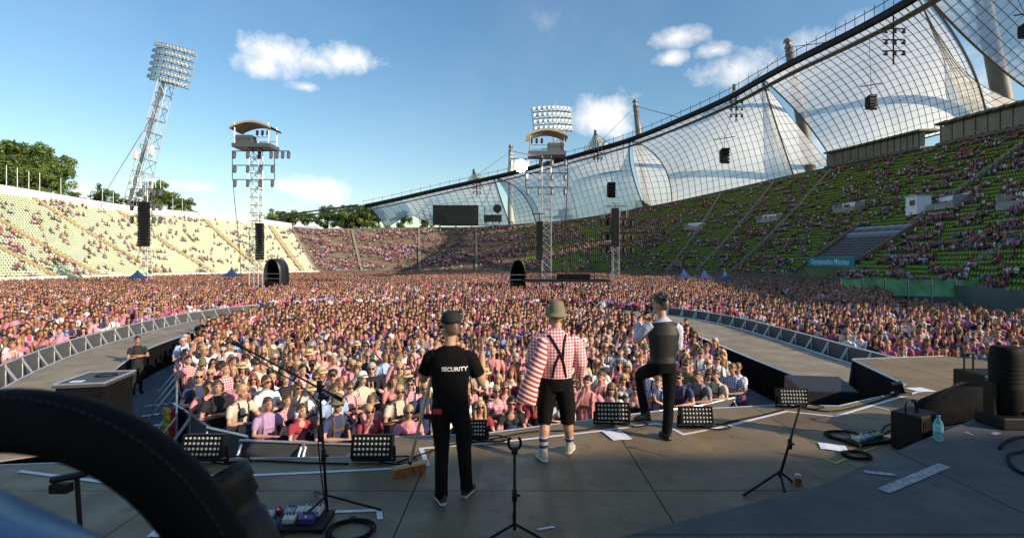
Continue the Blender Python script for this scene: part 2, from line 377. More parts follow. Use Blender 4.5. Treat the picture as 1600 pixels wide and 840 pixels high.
def on_stand(u, v):
    k = int(np.argmin((_P[:, 0] - u) ** 2 + (_P[:, 1] - v) ** 2)); return _S[k][0], _S[k][1]
def s_top(u):
    best = min((s for s in np.arange(0, NS - 1, .25) if sp(s, 1).y > 20), key=lambda s: abs(px(sp(s, 1))[0] - u)); return float(best)
cornL = 4 * 12 + 4; cornR = 8 * 12 - 2
SEATG = mat('green_seat_plastic', (.20, .33, .03), .45, var=.4, scale=.35)
SEATY = mat('sun_glare_seat_plastic', (.66, .73, .52), .55, var=.1, scale=.4)  # green seats with the sun glare put into their colour
TERG = mat('mossy_concrete_terrace', (.13, .15, .06), .9, var=.35, scale=.35)
TERY = mat('sun_glare_terrace', (.60, .64, .47), .9, var=.1, scale=.3)  # terrace paled in its colour to carry the same sun glare
TERB = mat('brown_earth_terrace', (.17, .13, .09), .9, var=.35, scale=.25)
STAIRY = mat('ochre_stair', (.40, .31, .18), .85, var=.2, scale=1)
STAIRG = mat('grey_stair', (.24, .21, .17), .9, var=.25, scale=1)
AIS = {'L': [on_stand(*q)[0] for q in ((20, 400), (70, 385), (150, 372), (290, 402), (365, 385), (440, 385))], 'F': [on_stand(*q)[0] for q in ((478, 392), (560, 390), (652, 390), (745, 390))],
       'R': [on_stand(*q)[0] for q in ((880, 385), (945, 378), (1010, 372), (1085, 365), (1150, 358), (1395, 372), (1448, 340), (1535, 405), (1560, 250), (1240, 330))]}
vs0, vt0 = on_stand(1268, 408); vs1, _ = on_stand(1345, 408); _, vt1 = on_stand(1335, 360)
vs0, vs1 = min(vs0, vs1), max(vs0, vs1)
VIP = (vs0 - .25, vs1 + .25, vt0 - .12, vt1 + .02)
seatpos = {'L': [], 'F': [], 'R': []}
STAND = {}
for key, a, b, name, lab, tm, sm in (('L', 0, cornL, 'grandstand', 'long sunlit grandstand of green seats with sun glare in their colour, crossed by ochre stairs', TERY, STAIRY),
                                ('F', cornL, cornR, 'grandstand', 'far curved end grandstand packed with people below the scoreboard', TERB, STAIRG),
                                ('R', cornR, NS - 1, 'grandstand', 'tall shaded grandstand of green seats under the net roof', TERG, STAIRG)):
    base = sp((a + b) / 2, 0); base.z = 0
    g = thing(name, lab, 'grandstand', base); STAND[key] = g
    vs = []; fs = []; cols = b - a + 1
    ring = []
    for k in range(ROWS):
        ring += [(k / ROWS, k / ROWS), ((k + 1) / ROWS, k / ROWS)]
    ring.append((1, 1))
    for i in range(a, b + 1):
        for off, tz in ring:
            p = sp(i, off); p.z = sp(i, tz).z; vs.append(p)
        lo = sp(i, 0); lo.z = 0; vs.append(lo)
    m_ = len(ring) + 1
    for i in range(cols - 1):
        for j in range(len(ring) - 1): fs.append((i * m_ + j, (i + 1) * m_ + j, (i + 1) * m_ + j + 1, i * m_ + j + 1))
        fs.append((i * m_ + m_ - 1, (i + 1) * m_ + m_ - 1, (i + 1) * m_, i * m_))
    MB().add(vs, fs).build('terrace', tm, g)
    for s in AIS[key]:
        if not (a <= s <= b): continue
        q = MB(); n = snor(s); tdir = V((n.y, -n.x, 0)); w = 1.2 if key == 'L' else .9
        rot = Matrix((tdir, n, V((0, 0, 1)))).transposed()
        for k in range(ROWS * 2):
            t = (k + .5) / ROWS / 2
            if key == 'R' and VIP[0] < s < VIP[1] and t < VIP[3]: continue
            p = sp(s, t); q.box(p + V((0, 0, .15 if k % 2 else -.05)), (w, WID / ROWS / 2 * 1.02, .6), rot)
        q.build('stairs', sm, g)
    for t, h, th, of in ((0, 1.1, .2, -.4), (1, 1.0 if key != 'L' else 2.2, .25, .6)):      # wall along the foot, parapet along the top
        wall = MB()
        for i in range(a, b):
            p, q = sp(i, t) + NOR[i] * of, sp(i + 1, t) + NOR[i + 1] * of
            z0 = 0 if t == 0 else -1
            wall.add([p + V((0, 0, z0 - p.z * (t == 0))), q + V((0, 0, z0 - q.z * (t == 0))), q + V((0, 0, h)), p + V((0, 0, h)),
                      p + NOR[i] * th + V((0, 0, z0)), q + NOR[i + 1] * th + V((0, 0, z0)), q + NOR[i + 1] * th + V((0, 0, h)), p + NOR[i] * th + V((0, 0, h))],
                     [(0, 1, 2, 3), (4, 7, 6, 5), (3, 2, 6, 7)])
        wall.build('foot_wall' if t == 0 else 'parapet', mat('white_wall', (.68, .68, .66), .8, var=.08, scale=.4) if key == 'L' else mat('dark_parapet', (.10, .11, .10), .8, var=.2, scale=.5), g)
    for k in range(ROWS):
        t = (k + .55) / ROWS; s = a + .05
        while s < b - .1:
            p = sp(s, t); ln = (sp(s + .05, t) - p).length / .05
            ok = all(abs(s - q) * ln > (1.0 if key == 'L' else .75) for q in AIS[key])
            if key == 'R' and VIP[0] < s < VIP[1] and VIP[2] < t < VIP[3]: ok = False
            if p.y > 12 and abs(p.x) < p.y * 1.12 + 3:
                p.z = sp(s, k / ROWS).z; n = snor(s)
                if ok: seatpos[key].append((p, math.atan2(n.y, n.x) - math.pi / 2))
            s += .62 / ln if key != 'F' else .75 / ln
# seat: moulded shell with rounded back, front towards -Y
sv = MB()
prof = [(-.20, .40), (-.16, .43), (.12, .39), (.19, .45), (.24, .80), (.20, .82)]
n = 5
vs = [(((j / (n - 1)) - .5) * .46 * (1 if k < 4 else .9), y - abs(j / (n - 1) - .5) * .12 * (k > 2), z + abs(j / (n - 1) - .5) ** 2 * .3 * (k < 4) - abs(j / (n - 1) - .5) ** 2 * .3 * (k >= 4)) for k, (y, z) in enumerate(prof) for j in range(n)]
sv.add(vs, [(k * n + j, k * n + j + 1, (k + 1) * n + j + 1, (k + 1) * n + j) for k in range(len(prof) - 1) for j in range(n - 1)])
sv.box((0, .05, .2), (.06, .12, .40))
def proto(o):
    for c in list(o.users_collection): c.objects.unlink(o)
    return o
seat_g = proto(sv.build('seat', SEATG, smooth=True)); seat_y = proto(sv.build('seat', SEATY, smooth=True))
def scatter(name, pts, protos, m_parent=None, seed=1):
    """one stuff object that stands copies of the given shapes on its points"""
    o0 = rootloc(m_parent)
    me = bpy.data.meshes.new(name); me.from_pydata([tuple(p[0] - o0) for p in pts], [], [])
    rt = me.attributes.new('rot', 'FLOAT_VECTOR', 'POINT'); rt.data.foreach_set('vector', np.array([(0, 0, p[1]) for p in pts], dtype=np.float32).ravel())
    sc_ = me.attributes.new('size', 'FLOAT', 'POINT'); sc_.data.foreach_set('value', np.array([p[2] if len(p) > 2 else 1 for p in pts], dtype=np.float32))
    r = np.random.RandomState(seed); ix = me.attributes.new('pick', 'INT', 'POINT'); ix.data.foreach_set('value', r.randint(0, len(protos), len(pts)).astype(np.int32))
    col = bpy.data.collections.new(name + '_shapes')
    for q in protos: col.objects.link(q)
    t = bpy.data.node_groups.new(name, 'GeometryNodeTree'); t.interface.new_socket('Geometry', in_out='INPUT', socket_type='NodeSocketGeometry'); t.interface.new_socket('Geometry', in_out='OUTPUT', socket_type='NodeSocketGeometry')
    gi = t.nodes.new('NodeGroupInput'); go = t.nodes.new('NodeGroupOutput'); ip = t.nodes.new('GeometryNodeInstanceOnPoints'); ci = t.nodes.new('GeometryNodeCollectionInfo')
    ci.inputs['Collection'].default_value = col; ci.inputs['Separate Children'].default_value = True; ci.inputs['Reset Children'].default_value = True
    ip.inputs['Pick Instance'].default_value = True
    def na(nm, ty):
        x = t.nodes.new('GeometryNodeInputNamedAttribute'); x.data_type = ty; x.inputs['Name'].default_value = nm; return x.outputs['Attribute']
    L = t.links.new
    L(gi.outputs[0], ip.inputs['Points']); L(ci.outputs[0], ip.inputs['Instance']); L(na('pick', 'INT'), ip.inputs['Instance Index']); L(na('rot', 'FLOAT_VECTOR'), ip.inputs['Rotation']); L(na('size', 'FLOAT'), ip.inputs['Scale']); L(ip.outputs[0], go.inputs[0])
    o = bpy.data.objects.new(name, me); COL.objects.link(o); o.parent = m_parent; o['kind'] = 'stuff'
    md = o.modifiers.new('scatter', 'NODES'); md.node_group = t
    return o
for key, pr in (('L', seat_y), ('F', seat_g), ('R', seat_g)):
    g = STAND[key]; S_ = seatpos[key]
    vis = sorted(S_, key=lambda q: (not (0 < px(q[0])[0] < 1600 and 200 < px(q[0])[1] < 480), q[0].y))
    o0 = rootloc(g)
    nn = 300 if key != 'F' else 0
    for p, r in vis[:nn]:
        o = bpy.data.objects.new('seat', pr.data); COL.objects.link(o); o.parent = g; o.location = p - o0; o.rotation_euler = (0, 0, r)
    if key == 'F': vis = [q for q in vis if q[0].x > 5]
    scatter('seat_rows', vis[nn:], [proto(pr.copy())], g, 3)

# hinterland behind the bowl
vs = []; fs = []
for i in range(NS):
    for of, dz in ((1.2, -1.2), (30, -2.5), (110, -12), (220, None)):
        p = sp(i, 1) + NOR[i] * of; p.z = 0.02 if dz is None else max(p.z + dz, .02); vs.append(p)
for i in range(NS - 1):
    for j in range(3): fs.append((i * 4 + j, (i + 1) * 4 + j, (i + 1) * 4 + j + 1, i * 4 + j + 1))
tag(MB().add(vs, fs).build('grassy_bank', EARTH), kind='structure')

# covered seat block with the name board
g = thing('seat_block', 'dark blue-grey covered seat block between brown stairs above the teal name board', 'seat block', sp((vs0 + vs1) / 2, vt0))
VB = mat('blue_grey_cover', (.045, .06, .075), .6, var=.15, scale=1); VR = mat('brown_rail_wall', (.16, .09, .06), .8)
VL = mat('pale_blue_cover', (.17, .23, .31), .5, var=.1, scale=1)
nr = 12
for k in range(nr):
    t0, t1 = vt0 + (vt1 - vt0) * k / nr, vt0 + (vt1 - vt0) * (k + .75) / nr
    p = [sp(vs0 + (vs1 - vs0) * j / 6, t0) for j in range(7)]; q = [sp(vs0 + (vs1 - vs0) * j / 6, t1) for j in range(7)]
    b = MB(); h = .75 if k < nr - 3 else 1.1
    for j in range(6):
        a, c, d, e = p[j], p[j + 1], q[j + 1], q[j]; up = V((0, 0, h)); z = V((0, 0, -.5))
        d = V((d.x, d.y, a.z)); e = V((e.x, e.y, a.z))
        b.add([a + z, c + z, c + up * .7, a + up * .7, d + up, e + up, d + z, e + z], [(0, 1, 2, 3), (3, 2, 4, 5), (5, 4, 6, 7)] + ([(0, 3, 5, 7)] if j == 0 else []) + ([(1, 6, 4, 2)] if j == 5 else []))
    b.build('covered_row', VL if k >= nr - 3 and k != nr - 2 else VB, g)
for s in (vs0 - .12, vs1 + .12):
    b = MB(); n = 12
    P = [sp(s, vt0 + (vt1 - vt0) * k / n) for k in range(n + 1)]; tdir = V((snor(s).y, -snor(s).x, 0)) * .5
    for a, c in zip(P, P[1:]):
        b.add([a - tdir, a + tdir, c + tdir, c - tdir] + [x + V((0, 0, 1.1)) for x in (a - tdir, a + tdir, c + tdir, c - tdir)], [(0, 1, 5, 4), (1, 2, 6, 5), (4, 5, 6, 7), (3, 0, 4, 7), (2, 3, 7, 6)])
    b.build('side_wall', VR, g)
def text_mesh(body, size, extrude=.0, bold=0.0):
    cu = bpy.data.curves.new('lettering', 'FONT'); cu.body = body; cu.size = size; cu.extrude = extrude; cu.align_x = 'CENTER'; cu.align_y = 'CENTER'; cu.offset = bold; cu.resolution_u = 3
    o = bpy.data.objects.new('lettering', cu); COL.objects.link(o); dg = bpy.context.evaluated_depsgraph_get(); me = bpy.data.meshes.new_from_object(o.evaluated_get(dg))
    COL.objects.unlink(o); bpy.data.objects.remove(o); return me
pL, pR = sp(vs1 + .05, max(vt0 - .015, 0)), sp(vs0 - .05, max(vt0 - .015, 0))
if px(pL)[0] > px(pR)[0]: pL, pR = pR, pL
ax = (pR - pL); wl = ax.length; ax.normalize(); c0 = (pL + pR) / 2; ny = V((0, 0, 1)).cross(ax); ny = -ny if ny.dot(-c0) < 0 else ny
rot = Matrix((ax, V((0, 0, 1)), ax.cross(V((0, 0, 1))))).transposed()
if rot.col[2].dot(-c0) < 0: ny = ny
sg = thing('name_board', 'teal board lettered Olympiastadion München at the foot of the covered block', 'sign', c0)
MB().box(c0 + V((0, 0, .4)) + rot.col[2] * .3, (wl, 2.0, .15), rot).build('board', mat('teal_board', (.02, .22, .27), .5, var=.08), sg)
tm = text_mesh('Olympiastadion München', min(1.6, wl / 12.5), bold=.02)
b = MB(); [b.add([rot @ v.co + c0 + V((0, 0, .4)) + rot.col[2] * .385 for v in tm.vertices], [tuple(p.vertices) for p in tm.polygons])]
b.build('lettering', mat('pale_lettering', (.55, .80, .85), .6, var=0), sg)

# vomitories, cabin, press boxes on the tall stand
OPEN = mat('white_lit_wall', (.75, .76, .78), .7, var=.05)
DARKG = mat('dark_window', (.02, .022, .022), .2, var=.2)
def on_stand_frame(u, v):
    s, t = on_stand(u, v); p = sp(s, t); n = snor(s); return p, Matrix((V((n.y, -n.x, 0)), n, V((0, 0, 1)))).transposed(), s, t
for (u, v, w, lab) in ((1200, 347, 7, 'white stair opening in the green stand left of the covered block'), (1322, 329, 8, 'white stair opening directly above the covered block'), (1474, 326, 8, 'white stair opening beside the pale cabin'), (1085, 356, 6, 'small pale stair opening low in the green stand'), (1590, 318, 6, 'pale stair opening high in the green stand')):
    p, rot, s, t = on_stand_frame(u, v); p = p + V((0, 0, .3))
    g = thing('stair_opening', lab, 'stair opening', p)
    MB().box(p + rot @ V((0, 1.6, .6)), (w, .3, 2.4), rot).build('back_wall', OPEN, g)
    MB().box(p + rot @ V((0, -.6, -.1)), (w + .6, .25, 1.1), rot).build('front_wall', CONC, g)
    for q in (-1, 1): MB().box(p + rot @ V((q * (w / 2 + .2), .5, .45)), (.3, 2.3, 2.2), rot).build('side_wall', CONC, g)
p, rot, s, t = on_stand_frame(1432, 334)
g = thing('cabin', 'small pale grey box cabin standing among the green seats', 'cabin', p)
MB().bbox(p + V((0, 0, 1.4)), (3.4, 2.4, 3.4), .05, rot).build('body', OPEN, g); MB().box(p + rot @ V((0, 0, 3.2)), (3.8, 2.8, .15), rot).build('roof', ALU, g)
MB().box(p + rot @ V((.4, -1.215, 1.9)), (1.6, .05, 1.0), rot).build('window', DARKG, g)
BOXM = mat('dark_brown_cladding', (.07, .065, .055), .6, var=.3, scale=1); BOXW = mat('press_glass', (.10, .10, .075), .15, var=.4, scale=.5)
for (u0, u1, lab, h) in ((1288, 1436, 'shorter dark glazed press box along the top of the green stand', 4.2), (1462, 1760, 'longer dark glazed press box along the top of the green stand', 4.6)):
    sa, sb = sorted((s_top(u0), s_top(u1))); n = 14
    g = thing('press_box', lab, 'press box', sp((sa + sb) / 2, 1))
    P = [sp(sa + (sb - sa) * k / n, 1) + snor(sa + (sb - sa) * k / n) * 1.0 + V((0, 0, 1.0)) for k in range(n + 1)]
    fl_ = MB(); rf = MB()
    for k in range(n):
        a, c = P[k], P[k + 1]; d = (c - a); L = V((d.x, d.y, 0)).length; d.normalize(); dx = V((d.x, d.y, 0)).normalized(); nn = snor(sa + (sb - sa) * k / n)
        ro = Matrix((dx, V((-dx.y, dx.x, 0)), V((0, 0, 1)))).transposed(); mid = (a + c) / 2; inn = -nn
        fl_.box(mid + nn * 1.5 + V((0, 0, .0)), (L * 1.02, 5, .7), ro); rf.box(mid + nn * 1.5 + V((0, 0, h)), (L * 1.02, 5.4, .45), ro)
        MB().box(mid + nn * .2 + V((0, 0, h * .5)), (L * .93, .12, h - 1.0), ro).build('pane', BOXW, g)
        MB().box(a + nn * .2 + V((0, 0, h * .5)), (.22, .3, h - .6), ro).build('mullion', BOXM, g)
        if k % 3 == 1: MB().box(mid + nn * 1.4 + V((0, 0, -1.6)), (.35, .35, 3.0), ro).build('strut', STEEL, g)
    fl_.build('floor', BOXM, g); rf.build('roof', BOXM, g)
    MB().poly([(p.x, p.y) for p in ()] or [(P[0].x, P[0].y), (P[-1].x, P[-1].y), (P[-1].x + snor(sb).x * 3.5, P[-1].y + snor(sb).y * 3.5), (P[0].x + snor(sa).x * 3.5, P[0].y + snor(sa).y * 3.5)], min(P[0].z, P[-1].z) - .3, min(P[0].z, P[-1].z) - .1).build('soffit', BOXM, g)

# ------------------------------------------------------------------ tensile net roof
ED = [(400, 346, 225), (480, 336, 220), (575, 321, 214), (700, 293, 205), (790, 273, 197), (850, 257, 190), (930, 235, 180), (1000, 213, 168), (1120, 162, 140), (1190, 124, 124), (1240, 97, 113), (1340, 47, 96), (1430, -4, 83), (1550, -85, 70), (1750, -250, 52)]
BT = [(600, 357, 226), (640, 334, 228), (682, 352, 230), (800, 352, 232), (835, 350, 232), (900, 349, 230), (1000, 324, 222), (1050, 319, 215), (1100, 308, 206), (1200, 288, 190), (1245, 272, 182), (1300, 250, 172), (1400, 228, 150), (1540, 190, 122), (1620, 150, 112), (1900, 20, 90)]
def tab3(T, u):
    for a, b in zip(T, T[1:]):
        if u <= b[0]: f = (u - a[0]) / (b[0] - a[0]); return at(u, a[1] + (b[1] - a[1]) * f, a[2] + (b[2] - a[2]) * f)
    return at(*T[-1])
EDC = curve([at(*e) for e in ED], 10); EDU = [px(p)[0] for p in EDC]
def edge(u): k = min(range(len(EDU)), key=lambda i: abs(EDU[i] - u)); k = min(max(k, 1), len(EDU) - 2); a, b = (EDC[k], EDC[k + 1]) if EDU[k] <= u else (EDC[k - 1], EDC[k]); ua, ub = px(a)[0], px(b)[0]; return a.lerp(b, (u - ua) / (ub - ua))
m = bpy.data.materials.new('acrylic_roof_pane'); m.use_nodes = True; t = m.node_tree; t.nodes.clear()
o_ = t.nodes.new('ShaderNodeOutputMaterial'); tr = t.nodes.new('ShaderNodeBsdfTransparent'); tr.inputs[0].default_value = (.92, .91, .86, 1); tl = t.nodes.new('ShaderNodeBsdfTranslucent'); tl.inputs[0].default_value = (.95, .94, .88, 1)
df = t.nodes.new('ShaderNodeBsdfDiffuse'); df.inputs[0].default_value = (.40, .41, .40, 1); m1 = t.nodes.new('ShaderNodeMixShader'); m2 = t.nodes.new('ShaderNodeMixShader'); m1.inputs[0].default_value = .25; m2.inputs[0].default_value = .52
nz = t.nodes.new('ShaderNodeTexNoise'); nz.inputs['Scale'].default_value = .05; nz.inputs['Detail'].default_value = 4; tx = t.nodes.new('ShaderNodeTexCoord'); mr = t.nodes.new('ShaderNodeMapRange')
mr.inputs['From Min'].default_value = .3; mr.inputs['From Max'].default_value = .7; mr.inputs['To Min'].default_value = .60; mr.inputs['To Max'].default_value = .86
t.links.new(tx.outputs['Object'], nz.inputs['Vector']); t.links.new(nz.outputs['Fac'], mr.inputs['Value']); t.links.new(mr.outputs['Result'], m2.inputs[0])
t.links.new(tl.outputs[0], m1.inputs[1]); t.links.new(df.outputs[0], m1.inputs[2]); t.links.new(tr.outputs[0], m2.inputs[1]); t.links.new(m1.outputs[0], m2.inputs[2]); t.links.new(m2.outputs[0], o_.inputs[0])
ACR = m
NETM = mat('dark_cable', (.06, .062, .062), .5, .3, var=.1)
roof = thing('net_roof', 'vast translucent acrylic net roof slung over the green stand', 'roof', (60, 130, 0))
def bez(a, m_, b, t): c = (m_ - a * .25 - b * .25) * 2; return a * (1 - t) ** 2 + c * 2 * t * (1 - t) + b * t * t
PAN = [(575, 772, 603, 797, (590, 338, 220), (783, 312, 216), 18, 11), (772, 986, 838, 1006, (815, 302, 214), (986, 262, 198), 20, 13), (986, 1192, 1050, 1240, (1036, 258, 190), (1213, 195, 152), 20, 15),
       (1192, 1442, 1300, 1543, (1258, 190, 142), (1516, 100, 110), 24, 17), (1442, 1745, 1622, 1895, (1545, 92, 104), (1850, -150, 70), 22, 16)]
quads = []; net = []
for u0, u1, d0, d1, lm, rm, nu, nv in PAN:
    A, B, C, D = edge(u0), edge(u1), tab3(BT, d0), tab3(BT, d1); lm, rm = at(*lm), at(*rm)
    def S(f, h):
        top = edge(u0 + (u1 - u0) * f); bot = tab3(BT, d0 + (d1 - d0) * f); le = bez(A, lm, C, h); ri = bez(B, rm, D, h)
        p = top * (1 - h) + bot * h + le * (1 - f) + ri * f - (A * (1 - f) * (1 - h) + B * f * (1 - h) + C * (1 - f) * h + D * f * h)
        p.z += 2.2 * math.sin(math.pi * f) * math.sin(math.pi * h) ; return p
    G = [[S(i / nu, j / nv) for j in range(nv + 1)] for i in range(nu + 1)]
    q = MB()
    for i in range(nu + 1): q.loft(G[i], [.06 if 0 < i < nu else .22] * (nv + 1), n=4)
    for j in range(nv + 1): q.loft([G[i][j] for i in range(nu + 1)], [.06 if j < nv else .22] * (nu + 1), n=4)
    q.build('cable_net', NETM, roof)
    for i in range(nu):
        for j in range(nv):
            c = (G[i][j], G[i + 1][j], G[i + 1][j + 1], G[i][j + 1]); e = [px(p) for p in c]
            ar = abs(sum(e[k][0] * e[(k + 1) % 4][1] - e[(k + 1) % 4][0] * e[k][1] for k in range(4))) / 2
            cx = sum(k[0] for k in e) / 4; cy = sum(k[1] for k in e) / 4
            quads.append((ar if 0 < cx < 1600 and 0 < cy < 420 else 0, c))
for (u0, u1, d0, d1, lm, rm, nu, nv), nx in zip(PAN, PAN[1:]):          # nets closing the openings round the masts, hung further back
    back = V((4, 9, 0)); A = edge(u1) + back * .2; C, D = tab3(BT, d1) + back * .6, tab3(BT, nx[2]) + back * .6; l2, r2 = at(*rm) + back, at(*nx[4]) + back; nu, nv = 5, 12
    G = [[bez(A, l2, C, j / nv).lerp(bez(A, r2, D, j / nv), i / nu) for j in range(nv + 1)] for i in range(nu + 1)]; q = MB()
    for i in range(nu + 1): q.loft(G[i], [.07] * (nv + 1), n=4)
    for j in range(1, nv + 1): q.loft([G[i][j] for i in range(nu + 1)], [.07] * (nu + 1), n=4)
    q.build('cable_net', NETM, roof); quads += [(0, (G[i][j], G[i + 1][j], G[i + 1][j + 1], G[i][j + 1])) for i in range(nu) for j in range(1, nv)]
quads.sort(key=lambda q: -q[0])
rest = MB()
for k, (ar, c) in enumerate(quads):
    ce = sum(c, V((0, 0, 0))) / 4; nn = (c[1] - c[0]).cross(c[3] - c[0]).normalized() * .02; d = [p + (ce - p) * .03 for p in c]
    q = MB() if k < 300 else rest
    q.add([p - nn for p in d] + [p + nn for p in d], [(0, 1, 2, 3)] if k >= 300 else [(0, 1, 2, 3)])
    if k < 300: q.build('pane', ACR, roof)
tag(rest.build('pane_field', ACR, roof), kind='stuff')
beam = MB(); rail = MB()
PE = [edge(u) for u in np.arange(570, 1740, 15)]
beam.loft(PE, [(.85, .42)] * len(PE), side=(0, 0, 1), n=8); rail.loft([p + V((-.5, -.9, 1.9)) for p in PE], [.09] * len(PE), n=4)
for p in PE[::1]: rail.bar(p + V((-.5, -.9, .4)), p + V((-.5, -.9, 2.6)), .07)
PB = [p + V((1.6, .8, -1.5)) for p in PE]
beam.build('edge_beam', BLACK, roof, True); rail.build('edge_rail', NETM, roof); MB().loft(PB, [(.12, 1.0)] * len(PB), side=(0, 0, 1), n=6).build('edge_catwalk', mat('pale_catwalk', (.34, .34, .32), .6), roof)
ca = MB()
for dz in (0, 1.6): ca.loft([at(560, 323, 215) + V((0, 0, dz - .8)), at(470, 337, 221) + V((0, 0, dz * .8)), at(380, 350, 226) + V((0, 0, dz * .5 - 1))], [.35] * 3, n=5)
ca.build('anchor_cable', NETM, roof)
for u, v, Y, w in ((740, 268, 222, 64), (930, 207, 212, 62), (1147, 137, 160, 34)):       # tent peaks rising behind the edge
    pk = at(u, v, Y); fan = MB(); lines = MB(); n = 12; ringp = []
    for k in range(n + 1):
        f = k / n; b = edge(u - w * .8 + w * 1.75 * f) + V((2, 6 + 10 * math.sin(math.pi * f), 1)); ringp.append(b)
    R_ = []
    for h in range(6):
        hh = h / 5; R_.append([pk.lerp(b, hh) + V((0, 0, -3.4 * math.sin(math.pi * hh))) for b in ringp])
    for h in range(5):
        for k in range(n): fan.add([R_[h][k], R_[h][k + 1], R_[h + 1][k + 1], R_[h + 1][k]], [(0, 1, 2, 3)])
    for k in range(0, n + 1, 2): lines.loft([R_[h][k] for h in range(6)], [.1] * 6, n=4)
    for h in range(1, 6): lines.loft(R_[h], [.1] * (n + 1), n=4)
    lines.bar(pk - V((0, 0, 1)), pk + V((0, 0, 1)), .5, 6); fan.build('peak_membrane', ACR, roof); lines.build('peak_net', NETM, roof)
MASTM = mat('mast_steel', (.20, .18, .17), .5, .3, var=.25, scale=.3); MASTL = mat('mast_pale', (.48, .46, .42), .5, .2, var=.15, scale=.4)
for bt, tp, r, lab, mm in (((798, 356, 238), (798, 226, 238), 1.5, 'slim pale roof mast behind the far scoreboard', MASTL), ((1012, 326, 226), (992, 155, 222), 1.7, 'brown roof mast rising behind the dark lattice tower', MASTM), ((1266, 262, 180), (1230, 60, 172), 2.0, 'tall roof mast beside the shorter press box', MASTM), ((1574, 190, 124), (1518, -90, 118), 2.0, 'leaning roof mast beside the longer press box', MASTM)):
    a, b = at(*bt), at(*tp); a0 = a + (a - b) * .25
    g = thing('roof_mast', lab, 'mast', (a0.x, a0.y, 0), 'masts holding up the net roof')
    MB().loft([V((a0.x, a0.y, 0)), a0.lerp(b, .05), a0.lerp(b, .35), a0.lerp(b, .75), a0.lerp(b, .94)], [r * .6, r * .75, r, r * .85, r * .62], n=14).build('shaft', mm, g, True)
    d = (b - a0).normalized(); h = MB()
    for k in range(4): h.loft([b - d * (7 - 1.9 * k), b - d * (5.9 - 1.9 * k)], [r * .8, r * .55], n=8)
    h.bar(b - d * 7, b, r * .4, 8); h.build('head', MASTM, g)
    cb = MB()
    for du in (-70, 75):
        e = edge(min(max(px(b)[0] + du, 580), 1700)); cb.bar(b - d * 3, e, .11, 4)
    cb.build('stay_cable', NETM, g)
def hang(u, v, Y, lab, kind):
    p = at(u, v, Y)
    if kind == 'spk':
        g = thing('hanging_speaker', lab, 'speaker', p, 'speakers hung under the net roof'); h = 22 / F * Y; w = 12 / F * Y
        for k in range(5): MB().bbox(p + V((0, 0, h * (.4 - .2 * k))), (w, w, h * .18), .05 * w, Matrix.Rotation(R(8 * k - 12), 3, 'X')).build('cabinet', BLACK, g)
        MB().bar(p + V((0, 0, h * .5)), p + V((0, 0, h * 1.35)), .05).bar(p + V((-w * 1.4, 0, h * 1.15)), p + V((w * 1.4, 0, h * 1.4)), .09).bar(p + V((0, 0, h * 1.3)), p + V((8, 12, h * 1.3 + 14)), .04).build('rigging', BLACK, g)
    else:
        g = thing('floodlight_cluster', lab, 'floodlight', p, 'floodlight clusters under the roof edge'); s = kind
        for k in range(3):
            z = s * (.9 - .75 * k); MB().bar(p + V((-s * .75, 0, z)), p + V((s * .75, 0, z)), .12).build('crossbar', BLACK, g); lb_ = LAST[0]
            for j in range(3):
                c = p + V((s * (.6 - .6 * j), -.3, z - .25 * s))
                MB().lathe([(.02, .5), (.2, .45), (.24, .1), (.42, -.2), (.38, -.22)], c, 10, rot=Matrix.Rotation(R(35), 3, 'X')).build('lamp', NETM, lb_, True)
        MB().bar(p + V((0, 0, s * 1.9)), p - V((0, 0, s * 1.5)), .14, 6).build('pole', BLACK, g)
hang(955, 297, 150, 'small black line speaker over the dark lattice tower', 'spk'); hang(1132, 244, 122, 'black line speaker hung low over the middle of the green stand', 'spk'); hang(1361, 161, 92, 'large black line speaker hung between two roof masts', 'spk'); hang(1601, 50, 66, 'black line speaker hung at the rim of the longer press box side', 'spk')
hang(1396, 66, 90, 'largest cluster of dark floodlights under the roof edge', 2.6); hang(1150, 170, 134, 'mid-sized cluster of dark floodlights under the roof edge', 2.4); hang(934, 240, 178, 'small cluster of floodlights below the second tent peak', 2.2); hang(745, 294, 200, 'small cluster of floodlights below the first tent peak', 2.2)

# ------------------------------------------------------------------ towers, boards, tents, trees
def lattice(mb, p, q, w, bays, r, w1=None):
    p, q = V(p), V(q); w1 = w1 or w; d = (q - p).normalized(); x = V((1, 0, 0)) - d * d.x; x.normalize(); y = d.cross(x)
    C = []
    for k in range(bays + 1):
        f = k / bays; c = p.lerp(q, f); ww = (w + (w1 - w) * f) / 2; C.append([c + x * ww * a + y * ww * b for a, b in ((-1, -1), (1, -1), (1, 1), (-1, 1))])
    for k in range(bays):
        for j in range(4):
            mb.bar(C[k][j], C[k + 1][j], r); j2 = (j + 1) % 4
            mb.bar(C[k + 1][j], C[k + 1][j2], r * .7); mb.bar(C[k][j if k % 2 else j2], C[k + 1][j2 if k % 2 else j], r * .7)
    return mb
TANM = mat('tan_canopy', (.42, .36, .26), .8, var=.1); GLINT = mat('lamp_housing', (.10, .105, .115), .45, .2)
def moving_lamp(c, s, par, mm=BLACK):
    MB().box(c + V((0, 0, -.12 * s)), (.34 * s, .3 * s, .2 * s)).loft([c + V((0, 0, -.2 * s)), c + V((0, 0, -.45 * s)), c + V((0, -.1 * s, -.85 * s))], [.20 * s, .24 * s, .19 * s], n=8).build('lamp', mm, par, False)
